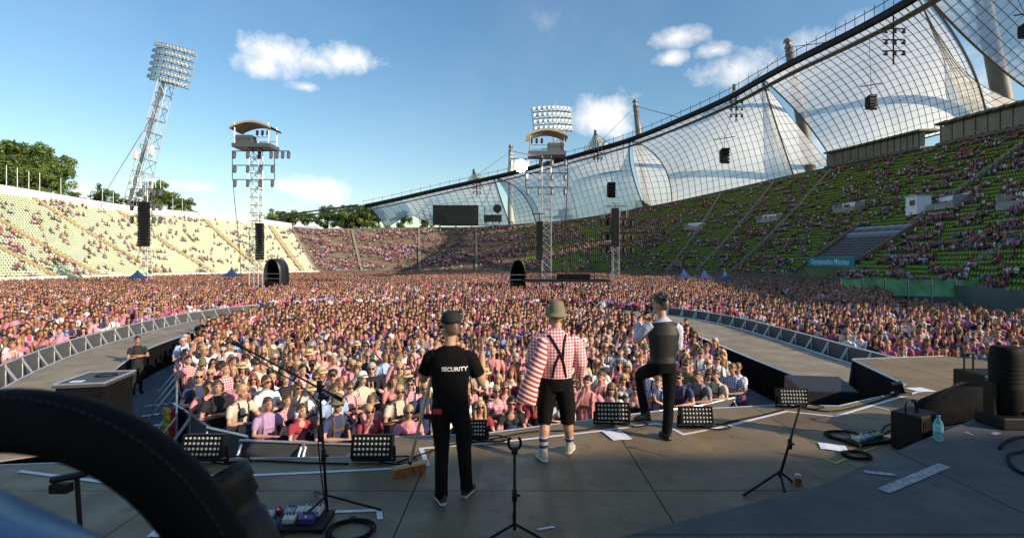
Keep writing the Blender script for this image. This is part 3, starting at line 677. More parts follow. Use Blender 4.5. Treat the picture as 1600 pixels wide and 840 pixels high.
def light_tower(u, vt, Y, lab, flip=1, s=1.0):
    x = (u - 800) / F * Y; H = CZ + (HV - vt) / F * Y; k = Y / F * s
    g = thing('light_tower', lab, 'light tower', (x, Y, 0), 'lattice light towers on the pitch'); o = V((x, Y, 0))
    lattice(MB(), o, o + V((0, 0, H - 30 * k)), 14 * k, int(H / 1.0), .045).build('lattice', STEEL, g)
    MB().box(o + V((0, 0, H - 38 * k)), (58 * k, 34 * k, 6 * k)).build('platform', GLINT, g)
    b = MB()
    for i in (-1, 1):
        for j in (-1, 1): b.bar(o + V((i * 26 * k, j * 14 * k, H - 36 * k)), o + V((i * 26 * k, j * 14 * k, H - 4 * k)), .05)
        b.bar(o + V((-27 * k, i * 15 * k, H - 26 * k)), o + V((27 * k, i * 15 * k, H - 26 * k)), .035)
    b.build('railing', STEEL, g)
    n = 8; pr = [(i / n - .5, math.cos((i / n - .5) * 2.4) * .9) for i in range(n + 1)]
    c = MB(); vs = []
    for yy in (-1, 1):
        for zz in (0, -.05 * 60 * k):
            vs += [o + V((a * 64 * k, yy * 19 * k, H - 10 * k + (h - .36) * 17 * k + zz)) for a, h in pr]
    m_ = n + 1
    c.add(vs, [(i, i + 1, 2 * m_ + i + 1, 2 * m_ + i) for i in range(n)] + [(m_ + i, 3 * m_ + i, 3 * m_ + i + 1, m_ + i + 1) for i in range(n)] + [(i, m_ + i, m_ + i + 1, i + 1) for i in range(n)] + [(2 * m_ + i, 2 * m_ + i + 1, 3 * m_ + i + 1, 3 * m_ + i) for i in range(n)])
    c.build('canopy', TANM, g)
    MB().bbox(o + V((-14 * k * flip, -4 * k, H - 28 * k)), (26 * k, 16 * k, 13 * k), .05).build('dimmer_rack', GLINT, g)
    for i in range(3): moving_lamp(o + V(((8 + 8 * i) * k * flip, -12 * k, H - 15 * k)), 9 * k, g)
    for z, a, b2, lamps in ((46, -32, 56, (-29, -8, 10, 28, 37, 46, 55)), (68, -32, 34, (-28, -8, 12, 30)), (90, -32, 34, (-28, -8, 12, 30))):
        zz = H - z * k; a_, b_ = sorted((a * k * flip, b2 * k * flip))
        lattice(MB(), o + V((a_, -9 * k, zz)), o + V((b_, -9 * k, zz)), 4 * k, 10, .05).build('light_bar', BLACK, g); lb_ = LAST[0]
        for L in lamps: moving_lamp(o + V((L * k * flip, -9 * k, zz - 1 * k)), 12 * k, lb_, GLINT if L != 10 else BLACK)
    for xx in (-32, 33): MB().bar(o + V((xx * k * flip, -9 * k, H - 46 * k)), o + V((xx * k * flip, -9 * k, H - 90 * k)), .05).build('dropper', BLACK, g)
    MB().loft(curve([o + V((-31 * k * flip, -9 * k, H - 90 * k)), o + V((-30 * k * flip, -5 * k, H - 130 * k)), o + V((-26 * k * flip, 0, H - 190 * k)), o + V((-22 * k * flip, 0, 0))], 5), [.04] * 16, n=4).build('cable', BLACK, g)
    return o, H, k
o, H, k = light_tower(400, 192, 60, 'tall lattice light tower with tan canopy in front of the yellow stand', 1)
def pa_hang(c, w, h, n, lab):
    g = thing('line_array', lab, 'speaker', c)
    for i in range(n): MB().bbox(c + V((0, -.0015 * (i - n / 2) ** 2, h * (.5 - (i + .5) / n))), (w, w * .9, h / n * .92), .03).build('cabinet', BLACK, g)
    MB().bar(c + V((0, 0, h / 2 - .05)), c + V((0, 0, h / 2 + .9)), .05).bar(c + V((-.9, 0, h / 2 + .9)), c + V((.6, 0, h / 2 + .9)), .05).build('rigging', BLACK, g)
pa_hang(at(406, 377, 59.2), .75, 4.2, 14, 'tall black line array hung on the light tower by the yellow stand')
o, H, k = light_tower(854, 204, 62, 'tall lattice light tower with one burning lamp before the net roof', -1)
pa_hang(at(843, 376, 61), .75, 4.6, 14, 'tall black line array hung on the tower with the burning lamp')
lamp = thing('burning_lamp', 'glaring white lamp burning at the end of the tower bar', 'lamp', at(814, 259, 61))
MB().lathe([(.05, .5), (.22, .42), (.36, 0), (.40, -.05)], at(814, 259, 61), 14, rot=Matrix.Rotation(R(90), 3, 'X') @ Matrix.Rotation(math.pi, 3, 'X')).build('housing', BLACK, lamp, True)
em = bpy.data.materials.new('lit_lens'); em.use_nodes = True; eb = em.node_tree.nodes['Principled BSDF']; eb.inputs['Emission Color'].default_value = (1, 1, .92, 1); eb.inputs['Emission Strength'].default_value = 60
MB().ell(at(814, 259, 60.55), (.75, .25, .75), n=14).build('lens', em, lamp, True)
for (u, vt, Y, lab, sc, pv) in ((229, 276, 86, 'short light tower with pale frame top before the yellow stand', 1, 345), (962, 322, 100, 'dark light tower in front of the green stand', 1, 350)):
    x = (u - 800) / F * Y; Hh = CZ + (HV - vt) / F * Y; k = Y / F; o = V((x, Y, 0))
    g = thing('light_tower', lab, 'light tower', o, 'lattice light towers on the pitch')
    lattice(MB(), o, o + V((0, 0, Hh - 10 * k)), 10 * k, 14, .06).build('lattice', STEEL, g)
    b = MB()
    for j in (-1, 1):
        b.bar(o + V((-18 * k, j * .6, Hh)), o + V((18 * k, j * .6, Hh)), .07)
        for i in (-18, -6, 6, 18): b.bar(o + V((i * k, j * .6, Hh)), o + V((i * k, j * .6, Hh - 18 * k)), .05)
    b.build('top_frame', WHITE if u < 500 else STEEL, g)
    for i, z in enumerate((20, 42, 62)):
        lattice(MB(), o + V((-24 * k, -.7, Hh - z * k)), o + V((28 * k, -.7, Hh - z * k)), 3 * k, 8, .05).build('light_bar', BLACK, g); lb_ = LAST[0]
        for L in ((-18, -4, 16, 26) if u < 500 else (-22, -14, 12, 24)): moving_lamp(o + V((L * k, -.7, Hh - (z + 1) * k)), 12 * k, lb_, GLINT if u < 500 else BLACK)
    pa_hang(at(u - 1 if u > 500 else u - 4, pv + 5, Y - 1.2), 1.3, 7.4, 16, 'black line array hung on the short tower by the yellow stand' if u < 500 else 'black line array hung on the dark tower by the green stand')
# stadium floodlight masts
LAMPR = mat('lamp_reflector', (.72, .72, .66), .18, .6, var=.2, scale=3); LAMPB = mat('lamp_bank_frame', (.30, .31, .30), .5, .4)
def flood_mast(foot, head, w, h, rows, cols, lab, tilt, yaw):
    g = thing('floodlight_mast', lab, 'floodlight mast', (foot.x, foot.y, 0), 'stadium floodlight masts'); d = head - foot
    low = foot - d * (foot.z / d.z)
    a, b = low, head - d.normalized() * h * .45
    lattice(MB(), a, b, 5.0, 15, .15, 3.2).build('lattice_mast', STEEL, g)
    MB().bar(a + V((-2.4, 0, 0)), b + V((-1.2, 0, 0)), .5, 8).build('ladder_tube', STEEL, g)
    for f in (.62, .64): MB().box(a.lerp(b, f) + V((2.2 if f > .63 else -2.4, -2, 0)), (1.2, 1.4, 3)).build('equipment_box', WHITE, g)
    rot = Matrix.Rotation(R(yaw), 3, 'Z') @ Matrix.Rotation(R(tilt), 3, 'Y'); fr = MB(); n = 10
    for r in range(rows):
        z = h * ((r + .5) / rows - .5); arc = [head + rot @ V((w * (j / n - .5), -(.25 * w * (1 - (2 * j / n - 1) ** 2)) * .5, z)) for j in range(n + 1)]
        fr.loft([p + rot @ V((0, .9, -h / rows * .42)) for p in arc], [(.55, .12)] * (n + 1), side=(0, 1, 0), n=4)
        bank = MB()
        for c in range(cols):
            f = (c + .5) / cols; p = head + rot @ V((w * (f - .5), -(.125 * w * (1 - (2 * f - 1) ** 2)) - .2, z)); rr = min(w / cols, h / rows) * .6
            MB().lathe([(.1, .9), (rr * .7, .6), (rr, 0), (rr * .92, -.04), (rr * .5, .22), (.02, .3)], p, 10, rot=rot @ Matrix.Rotation(R(72), 3, 'X') @ Matrix.Rotation(math.pi, 3, 'X')).build('lamp', LAMPR, g, True)
    for j in range(0, n + 1, 2):
        q = head + rot @ V((w * (j / n - .5), -(.125 * w * (1 - (2 * j / n - 1) ** 2)) + .9, 0)); fr.bar(q - rot @ V((0, 0, h * .52)), q + rot @ V((0, 0, h * .48)), .14)
    fr.build('bank_frame', LAMPB, g)
    MB().bar(head + rot @ V((w * .1, 0, h * .5)), head + rot @ V((w * .12, 0, h * .5 + 3)), .08).build('lightning_rod', STEEL, g)
    return g
fm = flood_mast(at(210, 322, 165), at(267, 101, 165), 17.5, 12.6, 6, 14, 'leaning floodlight mast with large lamp bank behind the yellow stand', 17, -18)
MB().bar(at(248, 165, 166), at(165, 300, 205), .09, 4).build('guy_cable', NETM, fm)
flood_mast(at(893, 330, 250), at(864, 186, 240), 20, 12, 4, 9, 'far floodlight mast with four-row lamp bank behind the net roof', -6, 20)
# follow-spot shelters and the second stage
def shelter(u, v0, v1, Y, wpx, lab):
    c = at(u, v1, Y); c.z = 0; w = wpx / F * Y; H = CZ + (HV - v0) / F * Y
    g = thing('spot_shelter', lab, 'shelter', c, 'arched black spotlight shelters'); n = 10; pr = [(-.5, 0)] + [(-.5 * math.cos(math.pi * i / n), .62 + .38 * math.sin(math.pi * i / n)) for i in range(n + 1)] + [(.5, 0)]
    b = MB(); m_ = len(pr); vs = [c + V((a * w * s_, y, h * H * (1 if s_ == 1 else .97))) for y in (-1.3, 1.3) for s_ in (1, .93) for a, h in pr]
    for blk in (0, 2):
        b.add(vs, [])
    q = MB(); fs = []
    for i in range(m_ - 1): fs += [(i, i + 1, 2 * m_ + i + 1, 2 * m_ + i), (m_ + i, 3 * m_ + i, 3 * m_ + i + 1, m_ + i + 1), (i, m_ + i, m_ + i + 1, i + 1), (2 * m_ + i, 2 * m_ + i + 1, 3 * m_ + i + 1, 3 * m_ + i)]
    q.add(vs, fs).build('hood', mat('black_tarpaulin', (.014, .014, .015), .4, var=.3, scale=3), g, True)
    MB().add([c + V((a * w * .95, 1.25, h * H * .97)) for a, h in pr], [tuple(range(m_))]).build('back_sheet', MATTE, g)
    MB().box(c + V((0, 0, H * .22)), (w * .9, 2.4, H * .44)).build('platform', BLACK, g)
    r = MB()
    for zz in (.5, .62): r.bar(c + V((-w * .47, -1.28, H * zz)), c + V((w * .47, -1.28, H * zz)), .04)
    r.build('rail', STEEL, g)
shelter(432, 404, 442, 63, 25, 'black arched spotlight shelter by the yellow stand'); shelter(809, 405, 440, 60, 24, 'black arched spotlight shelter beside the second stage')
c = at(882, 436, 58); c.z = 0; g = thing('second_stage', 'low black scaffold stage standing far out in the crowd', 'stage', c)
MB().box(c + V((0, 0, 2.35)), (9.4, 5, .25)).build('deck', BLACK, g); b = MB(); b2 = MB()
for i in range(7):
    x = -4.5 + 1.5 * i
    for y in (-2.3, 2.3): b.bar(c + V((x, y, 0)), c + V((x, y, 2.3)), .05)
    b2.bar(c + V((x, -2.4, 2.4)), c + V((x, -2.4, 3.3)), .04)
    if i < 6: b.bar(c + V((x, -2.3, .3)), c + V((x + 1.5, -2.3, 2.2)), .04)
for z in (2.8, 3.3): b2.bar(c + V((-4.5, -2.4, z)), c + V((4.5, -2.4, z)), .04)
b.build('scaffold', BLACK, g); b2.build('railing', BLACK, g); MB().bbox(c + V((1, 0, 2.75)), (3.6, 2, .6), .08).build('covered_gear', MATTE, g)
# scoreboard and clock on the far rim
SCR = mat('dark_scoreboard', (.022, .022, .022), .6, var=.25, scale=.5)
def board(u, v, Y, wp, hp, lab, name, cat):
    p = at(u, v, Y); w, h = wp / F * Y, hp / F * Y; g = thing(name, lab, cat, p - V((0, 0, h / 2 + 3)))
    MB().bbox(p, (w, 1.2, h), .15).build('panel', SCR, g); MB().box(p + V((0, -.62, 0)), (w * .97, .05, h * .93)).build('screen', mat('scoreboard_face', (.03, .03, .028), .7, var=.2, scale=.6), g)
    for i in (-.35, 0, .35): MB().bar(p + V((i * w, .3, -h / 2)), p + V((i * w, .3, -h / 2 - 5)), .35, 6).build('post', STEEL, g)
    return g, p
board(712, 336, 214, 71, 31, 'wide dark scoreboard standing on the rim of the far stand', 'scoreboard', 'scoreboard')
g, p = board(770, 341, 214, 28, 11, 'small dark board with round clock beside the scoreboard', 'clock_board', 'clock')
MB().lathe([(1.8, -.3), (1.8, .3)], at(777, 326, 213.8), 20, rot=Matrix.Rotation(R(90), 3, 'X')).build('clock_face', SCR, g); MB().bar(at(777, 334, 214), at(777, 326, 214.4), .25).bar(at(758, 322, 214), at(758, 350, 214), .3).build('clock_post', STEEL, g)
# tents
WT = mat('white_canvas', (.80, .80, .80), .7, var=.04)
def tent(u, v, Y, wp, hp, lab, m, name='tent', zbase=None):
    p = at(u, v, Y); w, h = wp / F * Y, hp / F * Y
    if zbase is not None: p.z = zbase
    g = thing(name, lab, 'tent', p)
    lv = [(1, .0), (1, .42), (1.04, .43), (.55, .58), (.22, .78), (.0, 1.0)]; vs = []; fs = []
    for r, z in lv: vs += [p + V((w / 2 * r * a, w / 2 * r * b, h * z)) for a, b in ((-1, -1), (1, -1), (1, 1), (-1, 1))]
    s0 = 2 if name != 'tent' else 0
    for i in range(s0, len(lv) - 1):
        for j in range(4): fs.append((i * 4 + j, i * 4 + (j + 1) % 4, i * 4 + 4 + (j + 1) % 4, i * 4 + 4 + j))
    MB().add(vs, fs).build('canopy', m, g)
    for a in (-1, 1):
        for b in (-1, 1): MB().bar(p + V((a * w * .49, b * w * .49, -1)), p + V((a * w * .49, b * w * .49, h * .43)), .05).build('pole', STEEL, g)
for u, v, Y, wp, hp, lab in ((408, 362, 205, 22, 18, 'white pagoda tent behind the first light tower'), (468, 362, 218, 22, 16, 'white pagoda tent with the left of two peaks near the trees'), (490, 362, 218, 22, 16, 'white pagoda tent with the right of two peaks near the trees'), (527, 362, 220, 26, 9, 'low white tent below the leafy trees on the far rim')): tent(u, v, Y, wp, hp, lab, WT)
BLU = mat('blue_canvas', (.02, .045, .13), .6, var=.2)
for u, v, Y, lab in ((215, 426, 80, 'dark blue gazebo at the foot of the short tower'), (362, 424, 88, 'dark blue gazebo beside the first light tower'), (1068, 428, 84, 'first of three blue gazebos at the foot of the green stand'), (1100, 428, 80, 'middle of three blue gazebos at the foot of the green stand'), (1132, 429, 76, 'last of three blue gazebos at the foot of the green stand')):
    tent(u, v, Y, 24, 24, lab, BLU, 'gazebo', .9)
p = at(1420, 456, 55); g = thing('banner_fence', 'pale green banner sheeting hung along the foot of the green stand', 'banner', (p.x, p.y, 0)); GB = mat('green_banner', (.16, .38, .18), .7, var=.35, scale=.5)
for i in range(6):
    a = V((36 + i * 2.0, 56 - i * .6, .0)); MB().add([a + V((0, 0, .8)), a + V((1.9, -.57, .8)), a + V((1.9, -.47, 2.6)), a + V((.95, -.5, 2.45)), a + V((0, .1, 2.6))], [(0, 1, 2, 3, 4)]).build('sheet', GB, g); MB().bar(a, a + V((0, 0, 2.7)), .04).build('post', STEEL, g)

# trees
LEAF = [mat('leaf_dark', (.045, .085, .016), .7, var=.5, scale=.6), mat('leaf_mid', (.10, .16, .025), .7, var=.5, scale=.6), mat('leaf_light', (.17, .23, .035), .7, var=.4, scale=.6)]
BARK = mat('bark', (.09, .07, .05), .9, var=.3)
def tree_meshes(seed, ht, rx, dens):
    r = np.random.RandomState(seed); tr = MB(); tr.loft([(0, 0, -2), (0, 0, ht * .25), (.2, 0, ht * .6), (.1, .1, ht * .85)], [ht * .03, ht * .025, ht * .014, ht * .004], n=8)
    cl = []
    for k in range(34):
        a = r.uniform(0, 6.28); zz = r.uniform(.24, .97); rad = rx * math.sqrt(max(.05, 1 - ((zz - .55) / .5) ** 2)) * r.uniform(.3, 1.0); cl.append((V((rad * math.cos(a), rad * math.sin(a), zz * ht)), r.uniform(.16, .30) * rx * 1.2))
        if k % 3 == 0: tr.loft([(0, 0, zz * ht * .55), cl[-1][0]], [ht * .009, ht * .003], n=5)
    lf = MB()
    for c, cr in cl:
        tone = int(r.choice([0, 0, 1, 1, 1, 2]))
        for _ in range(dens):
            d = V(r.normal(size=3)); d.normalize(); p = c + d * cr * r.uniform(.55, 1.08); n = (d + V(r.normal(size=3)) * .6).normalized(); a = n.orthogonal().normalized(); a = Matrix.Rotation(r.uniform(0, 6.28), 3, n) @ a; b = n.cross(a); s = ht * r.uniform(.013, .026)
            lf.add([p - a * s, p - b * s * .6, p + a * s, p + b * s * .6], [(0, 1, 2, 3)], tone)
    return tr, lf
TREES = []
for sd_, ht, rx in ((1, 14, 5.2), (2, 14, 6.0), (3, 14, 4.6)):
    tr, lf = tree_meshes(sd_, ht, rx, 150); a = proto(tr.build('trunk', BARK, smooth=True)); b = proto(lf.build('crown', LEAF)); TREES.append((a.data, b.data))
def tree(u, vb, vt, Y, kind, lab, group=None, name='tree', wide=1):
    p = at(u, vb, Y); h = (vb - vt) / F * Y; s = h / 14; g = thing(name, lab, 'tree', p, group); g.scale = (s * wide, s * wide, s); g.rotation_euler = (0, 0, rnd.uniform(0, 6))
    for nm, d in zip(('trunk', 'crown'), TREES[kind]): o = bpy.data.objects.new(nm, d); COL.objects.link(o); o.parent = g
gw = 'tall dark trees on the bank above the sunlit stand'
for i, (u, vb, vt, Y, kd, wd) in enumerate(((-60, 315, 205, 150, 0, 1.2), (-15, 312, 212, 152, 1, 1.1), (22, 312, 218, 156, 2, 1.3), (50, 315, 226, 158, 0, 1.1), (72, 318, 234, 160, 1, .95), (92, 320, 238, 164, 2, .9), (35, 318, 246, 150, 1, 1.1), (5, 315, 250, 148, 0, 1.2), (80, 322, 262, 156, 2, 1), (-35, 312, 240, 146, 2, 1.3))):
    tree(u, vb, vt, Y, kd, 'tall dark leafy tree in the dense wood above the sunlit stand', gw, wide=wd)
for k, (u, vb, vt, Y, lab) in enumerate(((116, 326, 300, 178, 'low bush at the right end of the dense wood'), (142, 330, 304, 180, 'low bush between dense wood and rounded tree'), (206, 336, 310, 186, 'low bush at the foot of the leaning floodlight mast'), (264, 344, 300, 184, 'tree between short light tower and bushy tree'), (304, 348, 326, 186, 'small bush at the end of the white wall'),
    (448, 366, 328, 244, 'green tree between the first tents'), (480, 366, 332, 244, 'green tree above the twin-peaked tents'), (528, 366, 324, 242, 'green tree between the two tallest far trees'), (560, 366, 318, 242, 'broad green tree beside the roof anchor cables'), (592, 366, 330, 240, 'dark tree at the very foot of the net roof'))):
    tree(u, vb, vt, Y, k % 3, lab, wide=1.45)
for u, vb, vt, Y, kd, wd, lab in ((163, 330, 288, 180, 1, 1.0, 'rounded tree left of the leaning floodlight mast'), (185, 332, 308, 185, 2, 1.3, 'low bush beside the rounded tree behind the white wall'), (243, 342, 284, 180, 0, 1.1, 'tree partly hidden by the short light tower'), (288, 345, 308, 182, 2, 1.2, 'bushy tree right of the short light tower'),
    (432, 366, 326, 236, 1, 1.2, 'bright green tree behind the first white pagoda tent'), (462, 366, 330, 240, 2, 1.3, 'green tree behind the twin-peaked white tents'), (512, 366, 322, 238, 0, 1.2, 'tall green tree above the low white tent'), (545, 366, 320, 235, 1, 1.2, 'green tree nearest the anchored end of the net roof'), (574, 366, 318, 234, 2, 1.2, 'green tree under the anchored end of the net roof'),
    (628, 364, 330, 242, 0, 1.3, 'dark tree left of the scoreboard under the roof arch'), (668, 364, 328, 238, 1, .9, 'tree beside the scoreboard edge'), (880, 362, 326, 246, 0, 1.1, 'dark tree behind the net roof near the light tower'), (1000, 335, 312, 228, 2, 1.2, 'small bright bush at the foot of the brown roof mast')):
    tree(u, vb, vt, Y, kd, lab, wide=wd)
for i, (u, vb, vt) in enumerate(((10, 304, 258), (27, 308, 262), (45, 312, 268), (62, 314, 270), (95, 322, 278), (128, 326, 284), (160, 330, 290), (177, 331, 300), (285, 342, 310), (20 + 250, 342, 312))):
    a, b = at(u, vb, 140), at(u, vt, 140); o = MB().loft([a - V((0, 0, 3)), b], [.11, .08], n=6).ell(b, (.15, .15, .15), n=6, k=4).build('flagpole', ALU, off=a); o.location = a
    tag(o, 'slim bare flagpole behind the white wall of the yellow stand', 'flagpole', 'flagpoles behind the white wall')

# unseen stage roof behind the camera, its front edge placed to shade the near boards
g = thing('unseen_stage_roof', 'unseen black stage roof on four towers placed to shade the near boards', 'stage roof', (4, -9, 0))
MB().box((10, -19.5, 14.6), (62, 22.6, .5)).build('unseen_roof_deck', MATTE, g); b = lattice(MB(), (-21, -8.4, 13.7), (41, -8.4, 13.7), 1.0, 40, .06); b.build('unseen_front_truss', ALU, g)
for x in (-20, 40):
    for y in (-9.5, -30): lattice(MB(), (x, y, 0), (x, y, 14.3), .9, 14, .06).build('unseen_stage_tower', ALU, g)

# ------------------------------------------------------------------ people
def solid(mb, voxel, ratio=1.0, smooth=1, keep=None):
    """melt overlapping lofts into one continuous skin; colours follow the nearest source face"""
    me = bpy.data.meshes.new('tmp'); me.from_pydata(mb.v, [], mb.f); me.update(); o = bpy.data.objects.new('tmp', me); COL.objects.link(o)
    md = o.modifiers.new('r', 'REMESH'); md.mode = 'VOXEL'; md.voxel_size = voxel; md.use_smooth_shade = True
    if smooth: md = o.modifiers.new('s', 'SMOOTH'); md.factor = .5; md.iterations = smooth
    if ratio < 1: md = o.modifiers.new('d', 'DECIMATE'); md.ratio = ratio
    dg = bpy.context.evaluated_depsgraph_get(); out = bpy.data.meshes.new_from_object(o.evaluated_get(dg))
    COL.objects.unlink(o); bpy.data.objects.remove(o); bpy.data.meshes.remove(me)
    bt = BVHTree.FromPolygons([V(x) for x in mb.v], mb.f)
    ix = []
    for p in out.polygons:
        h = bt.find_nearest(p.center); ix.append(mb.m[h[2]] if h[2] is not None else 0)
    out.polygons.foreach_set('material_index', ix); out.polygons.foreach_set('use_smooth', [True] * len(ix)); return out
def hand(mb, w, d, nrm, side, curl=.5, s=1.0, m=0, thumb_in=.0):
    d = V(d).normalized(); nrm = V(nrm); nrm = (nrm - d * nrm.dot(d)).normalized(); e = nrm.cross(d) * side; w = V(w)
    mb.loft([w - d * .02, w + d * .02 * s, w + d * .055 * s, w + d * .095 * s], [(.026 * s, .022 * s), (.034 * s, .018 * s), (.043 * s, .016 * s), (.040 * s, .013 * s)], m, side=e, n=10)
    for k, (off, ln) in enumerate(((.032, .070), (.011, .078), (-.011, .073), (-.031, .058))):
        p = w + d * .085 * s + e * off * s; a = 0; P = [p]; dd = d
        for j, f in enumerate((.45, .32, .25)):
            a += curl * (.9 if j == 0 else 1.0); dd = d * math.cos(a) + nrm * math.sin(a); p = p + dd * ln * f * s; P.append(p)
        mb.loft(P, [.0098 * s, .0095 * s, .0088 * s, .0065 * s], m, side=e, n=7)
    t0 = w + d * .03 * s + e * .03 * s; t1 = t0 + (d * .5 + e * (.8 - thumb_in) + nrm * (.3 + thumb_in)).normalized() * .042 * s; t2 = t1 + (d * .85 + e * (.25 - thumb_in * .7) + nrm * (.35 + thumb_in)).normalized() * .04 * s
    mb.loft([t0, t1, t2], [.014 * s, .0115 * s, .008 * s], m, side=nrm, n=7)
def head(mb, c, yaw=0, m=0, s=1.0, detail=True):
    M = Matrix.Rotation(yaw, 3, 'Z'); c = V(c); q = lambda x, y, z: c + M @ V((x * s, y * s, z * s))
    mb.ell(q(0, .012, .035), (.076 * s, .096 * s, .092 * s), m, 14, 10, M)
    mb.loft([q(0, -.018, .03), q(0, -.03, -.035), q(0, -.045, -.085), q(0, -.05, -.108)], [(.068 * s, .072 * s), (.062 * s, .062 * s), (.046 * s, .045 * s), (.026 * s, .026 * s)], m, side=M @ V((1, 0, 0)), n=12)
    mb.loft([q(0, -.082, .022), q(0, -.106, -.022), q(0, -.092, -.036)], [.008 * s, .016 * s, .012 * s], m, side=M @ V((1, 0, 0)), n=6)
    for a in (-1, 1): mb.ell(q(a * .078, .012, -.002), (.012 * s, .02 * s, .032 * s), m, 8, 6, M)
    if detail: mb.loft([q(-.05, -.075, .042), q(0, -.092, .046), q(.05, -.075, .042)], [.011 * s, .013 * s, .011 * s], m, n=6)
    return q
# slots: 0 skin, 1 top, 2 bottom, 3 trim, 4 shoes
ARMS = {'rail': ((.29, -.15, 1.14), (.11, -.38, 1.14)), 'clap': ((.28, -.10, 1.13), (.035, -.31, 1.30)), 'folded': ((.27, -.09, 1.12), (-.08, -.235, 1.16)), 'down': ((.265, .03, 1.12), (.25, -.07, .88)), 'up': ((.31, -.06, 1.62), (.24, -.12, 1.88)), 'phone': ((.24, -.20, 1.19), (.09, -.34, 1.47)), 'chin': ((.22, -.17, 1.14), (.05, -.20, 1.44))}
def crowd_body(sex, pose, voxel, ratio):
    b = MB(); f = sex == 'f'; arms = [pose, pose] if pose in ('rail', 'clap', 'down') else ([pose, 'folded'] if pose == 'folded' else [pose, 'down' if pose in ('phone', 'chin') else pose])
    sh = .168 if f else .195; lean = -.10 if pose == 'rail' else 0
    T = lambda x, y, z: V((x, y + lean * max(0, z - .9) / .6, z))
    if f: tor = [(.84, .16, .115), (.95, .172, .12), (1.08, .125, .092), (1.17, .135, .10), (1.27, .152, .125), (1.37, .152, .10), (1.43, .125, .075), (1.475, .06, .055)]
    else: tor = [(.84, .155, .11), (.95, .168, .118), (1.08, .155, .112), (1.2, .172, .12), (1.31, .188, .125), (1.39, .180, .105), (1.44, .14, .08), (1.48, .07, .062)]
    low = [x for x in tor if x[0] <= 1.1]; up = [x for x in tor if x[0] >= (1.07 if f else .84)]
    if f:
        b.loft([T(0, 0, z) for z, _, _ in tor if 1.05 < z < 1.3], [(a, c) for z, a, c in tor if 1.05 < z < 1.3], 3, n=16); b.loft([T(0, 0, z) for z, _, _ in tor if z > 1.2], [(a * .99, c * .97) for z, a, c in tor if z > 1.2], 1, n=16)
        for a in (-1, 1): b.ell(T(a * .068, -.085, 1.285), (.068, .06, .062), 1, 10, 7)
        b.loft([T(0, -.085, 1.35), T(0, -.075, 1.44)], [(.06, .02), (.05, .02)], 0, n=8)
        b.loft([(0, 0, 1.1), (0, 0, .95), (0, 0, .7), (0, 0, .45)], [(.132, .10), (.185, .14), (.25, .20), (.29, .24)], 2, n=18)
        b.loft([(0, -.075, 1.06), (0, -.16, .8), (0, -.22, .5)], [(.10, .03), (.14, .03), (.16, .03)], 3, n=10)
    else:
        b.loft([T(0, 0, z) for z, _, _ in up], [(a, c) for z, a, c in up], 1, n=16); b.loft([(0, 0, .78), (0, 0, .88), (0, 0, .97)], [(.15, .105), (.165, .115), (.160, .112)], 2, n=14)
        for a in (-1, 1): b.loft([T(a * .10, -.115, .95), T(a * .10, -.128, 1.2), T(a * .095, -.118, 1.36), T(a * .09, -.05, 1.465)], [(.017, .008)] * 4, 3, n=6)
        b.loft([T(-.10, -.132, 1.22), T(.10, -.132, 1.22)], [(.008, .017)] * 2, 3, side=(0, 1, 0), n=6)
    b.loft([T(0, .01, 1.44), T(0, -.005, 1.50), T(0, -.012, 1.56)], [(.062, .062), (.052, .055), (.052, .055)], 0, n=12)
    head(b, T(0, -.015, 1.635), 0, 0)
    for a, ps in zip((-1, 1), arms):
        E, W = ARMS[ps]; S = T(a * sh, 0, 1.405); E = T(a * E[0] * (sh / .19), E[1], E[2]); W = T(a * W[0], W[1], W[2] + (.03 if ps == 'folded' and a > 0 else 0))
        k = .88 if f else 1; mid = S.lerp(E, .62)
        b.loft([S + V((-a * .03, 0, .0)), S.lerp(E, .2), mid], [(.062 * k, .066 * k), (.064 * k, .064 * k), (.062 * k, .06 * k)] if not f else [(.06, .06), (.072, .07), (.056, .054)], 1, n=10)
        b.loft([S.lerp(E, .5), E, E.lerp(W, .3), W], [.047 * k, .041 * k, .043 * k, .028 * k], 0, n=10)
        d = (W - E).normalized(); nr = V((-a, .2, 0)) if ps in ('clap', 'up') else V((-a * .4, .2, -1))
        if ps == 'clap': d = V((0, -.35, .9)); nr = V((-a, 0, 0))
        if ps in ('phone', 'chin'): d = V((-a * .3, -.2, .9)); nr = V((-a, .6, 0))
        b.loft([W, W + d * .05, W + d * .12, W + d * .17], [(.026, .024), (.038, .02), (.036, .018), (.02, .012)], 0, side=V((1, 0, 0)) if abs(nr.x) < .5 else V((0, 1, 0)), n=8); b.loft([W + d * .03, W + d * .08 + V((0, -.03, .02))], [.014, .01], 0, n=6)
        hx = .095; b.loft([(a * .085, 0, .86), (a * hx, -.01, .66), (a * .10, -.01, .47)], [(.088, .095), (.078, .085), (.058, .062)], 2 if not f else 0, n=10)
        b.loft([(a * .10, -.01, .48), (a * .10, .02, .30), (a * .10, .02, .09)], [.056, .052, .036] if f else [.062, .06, .052], 2 if not f else 0, n=10)
        b.loft([(a * .10, .05, .045), (a * .105, -.05, .045), (a * .11, -.16, .03)], [(.04, .042), (.045, .042), (.036, .026)], 4, n=8)
    return solid(b, voxel, ratio)
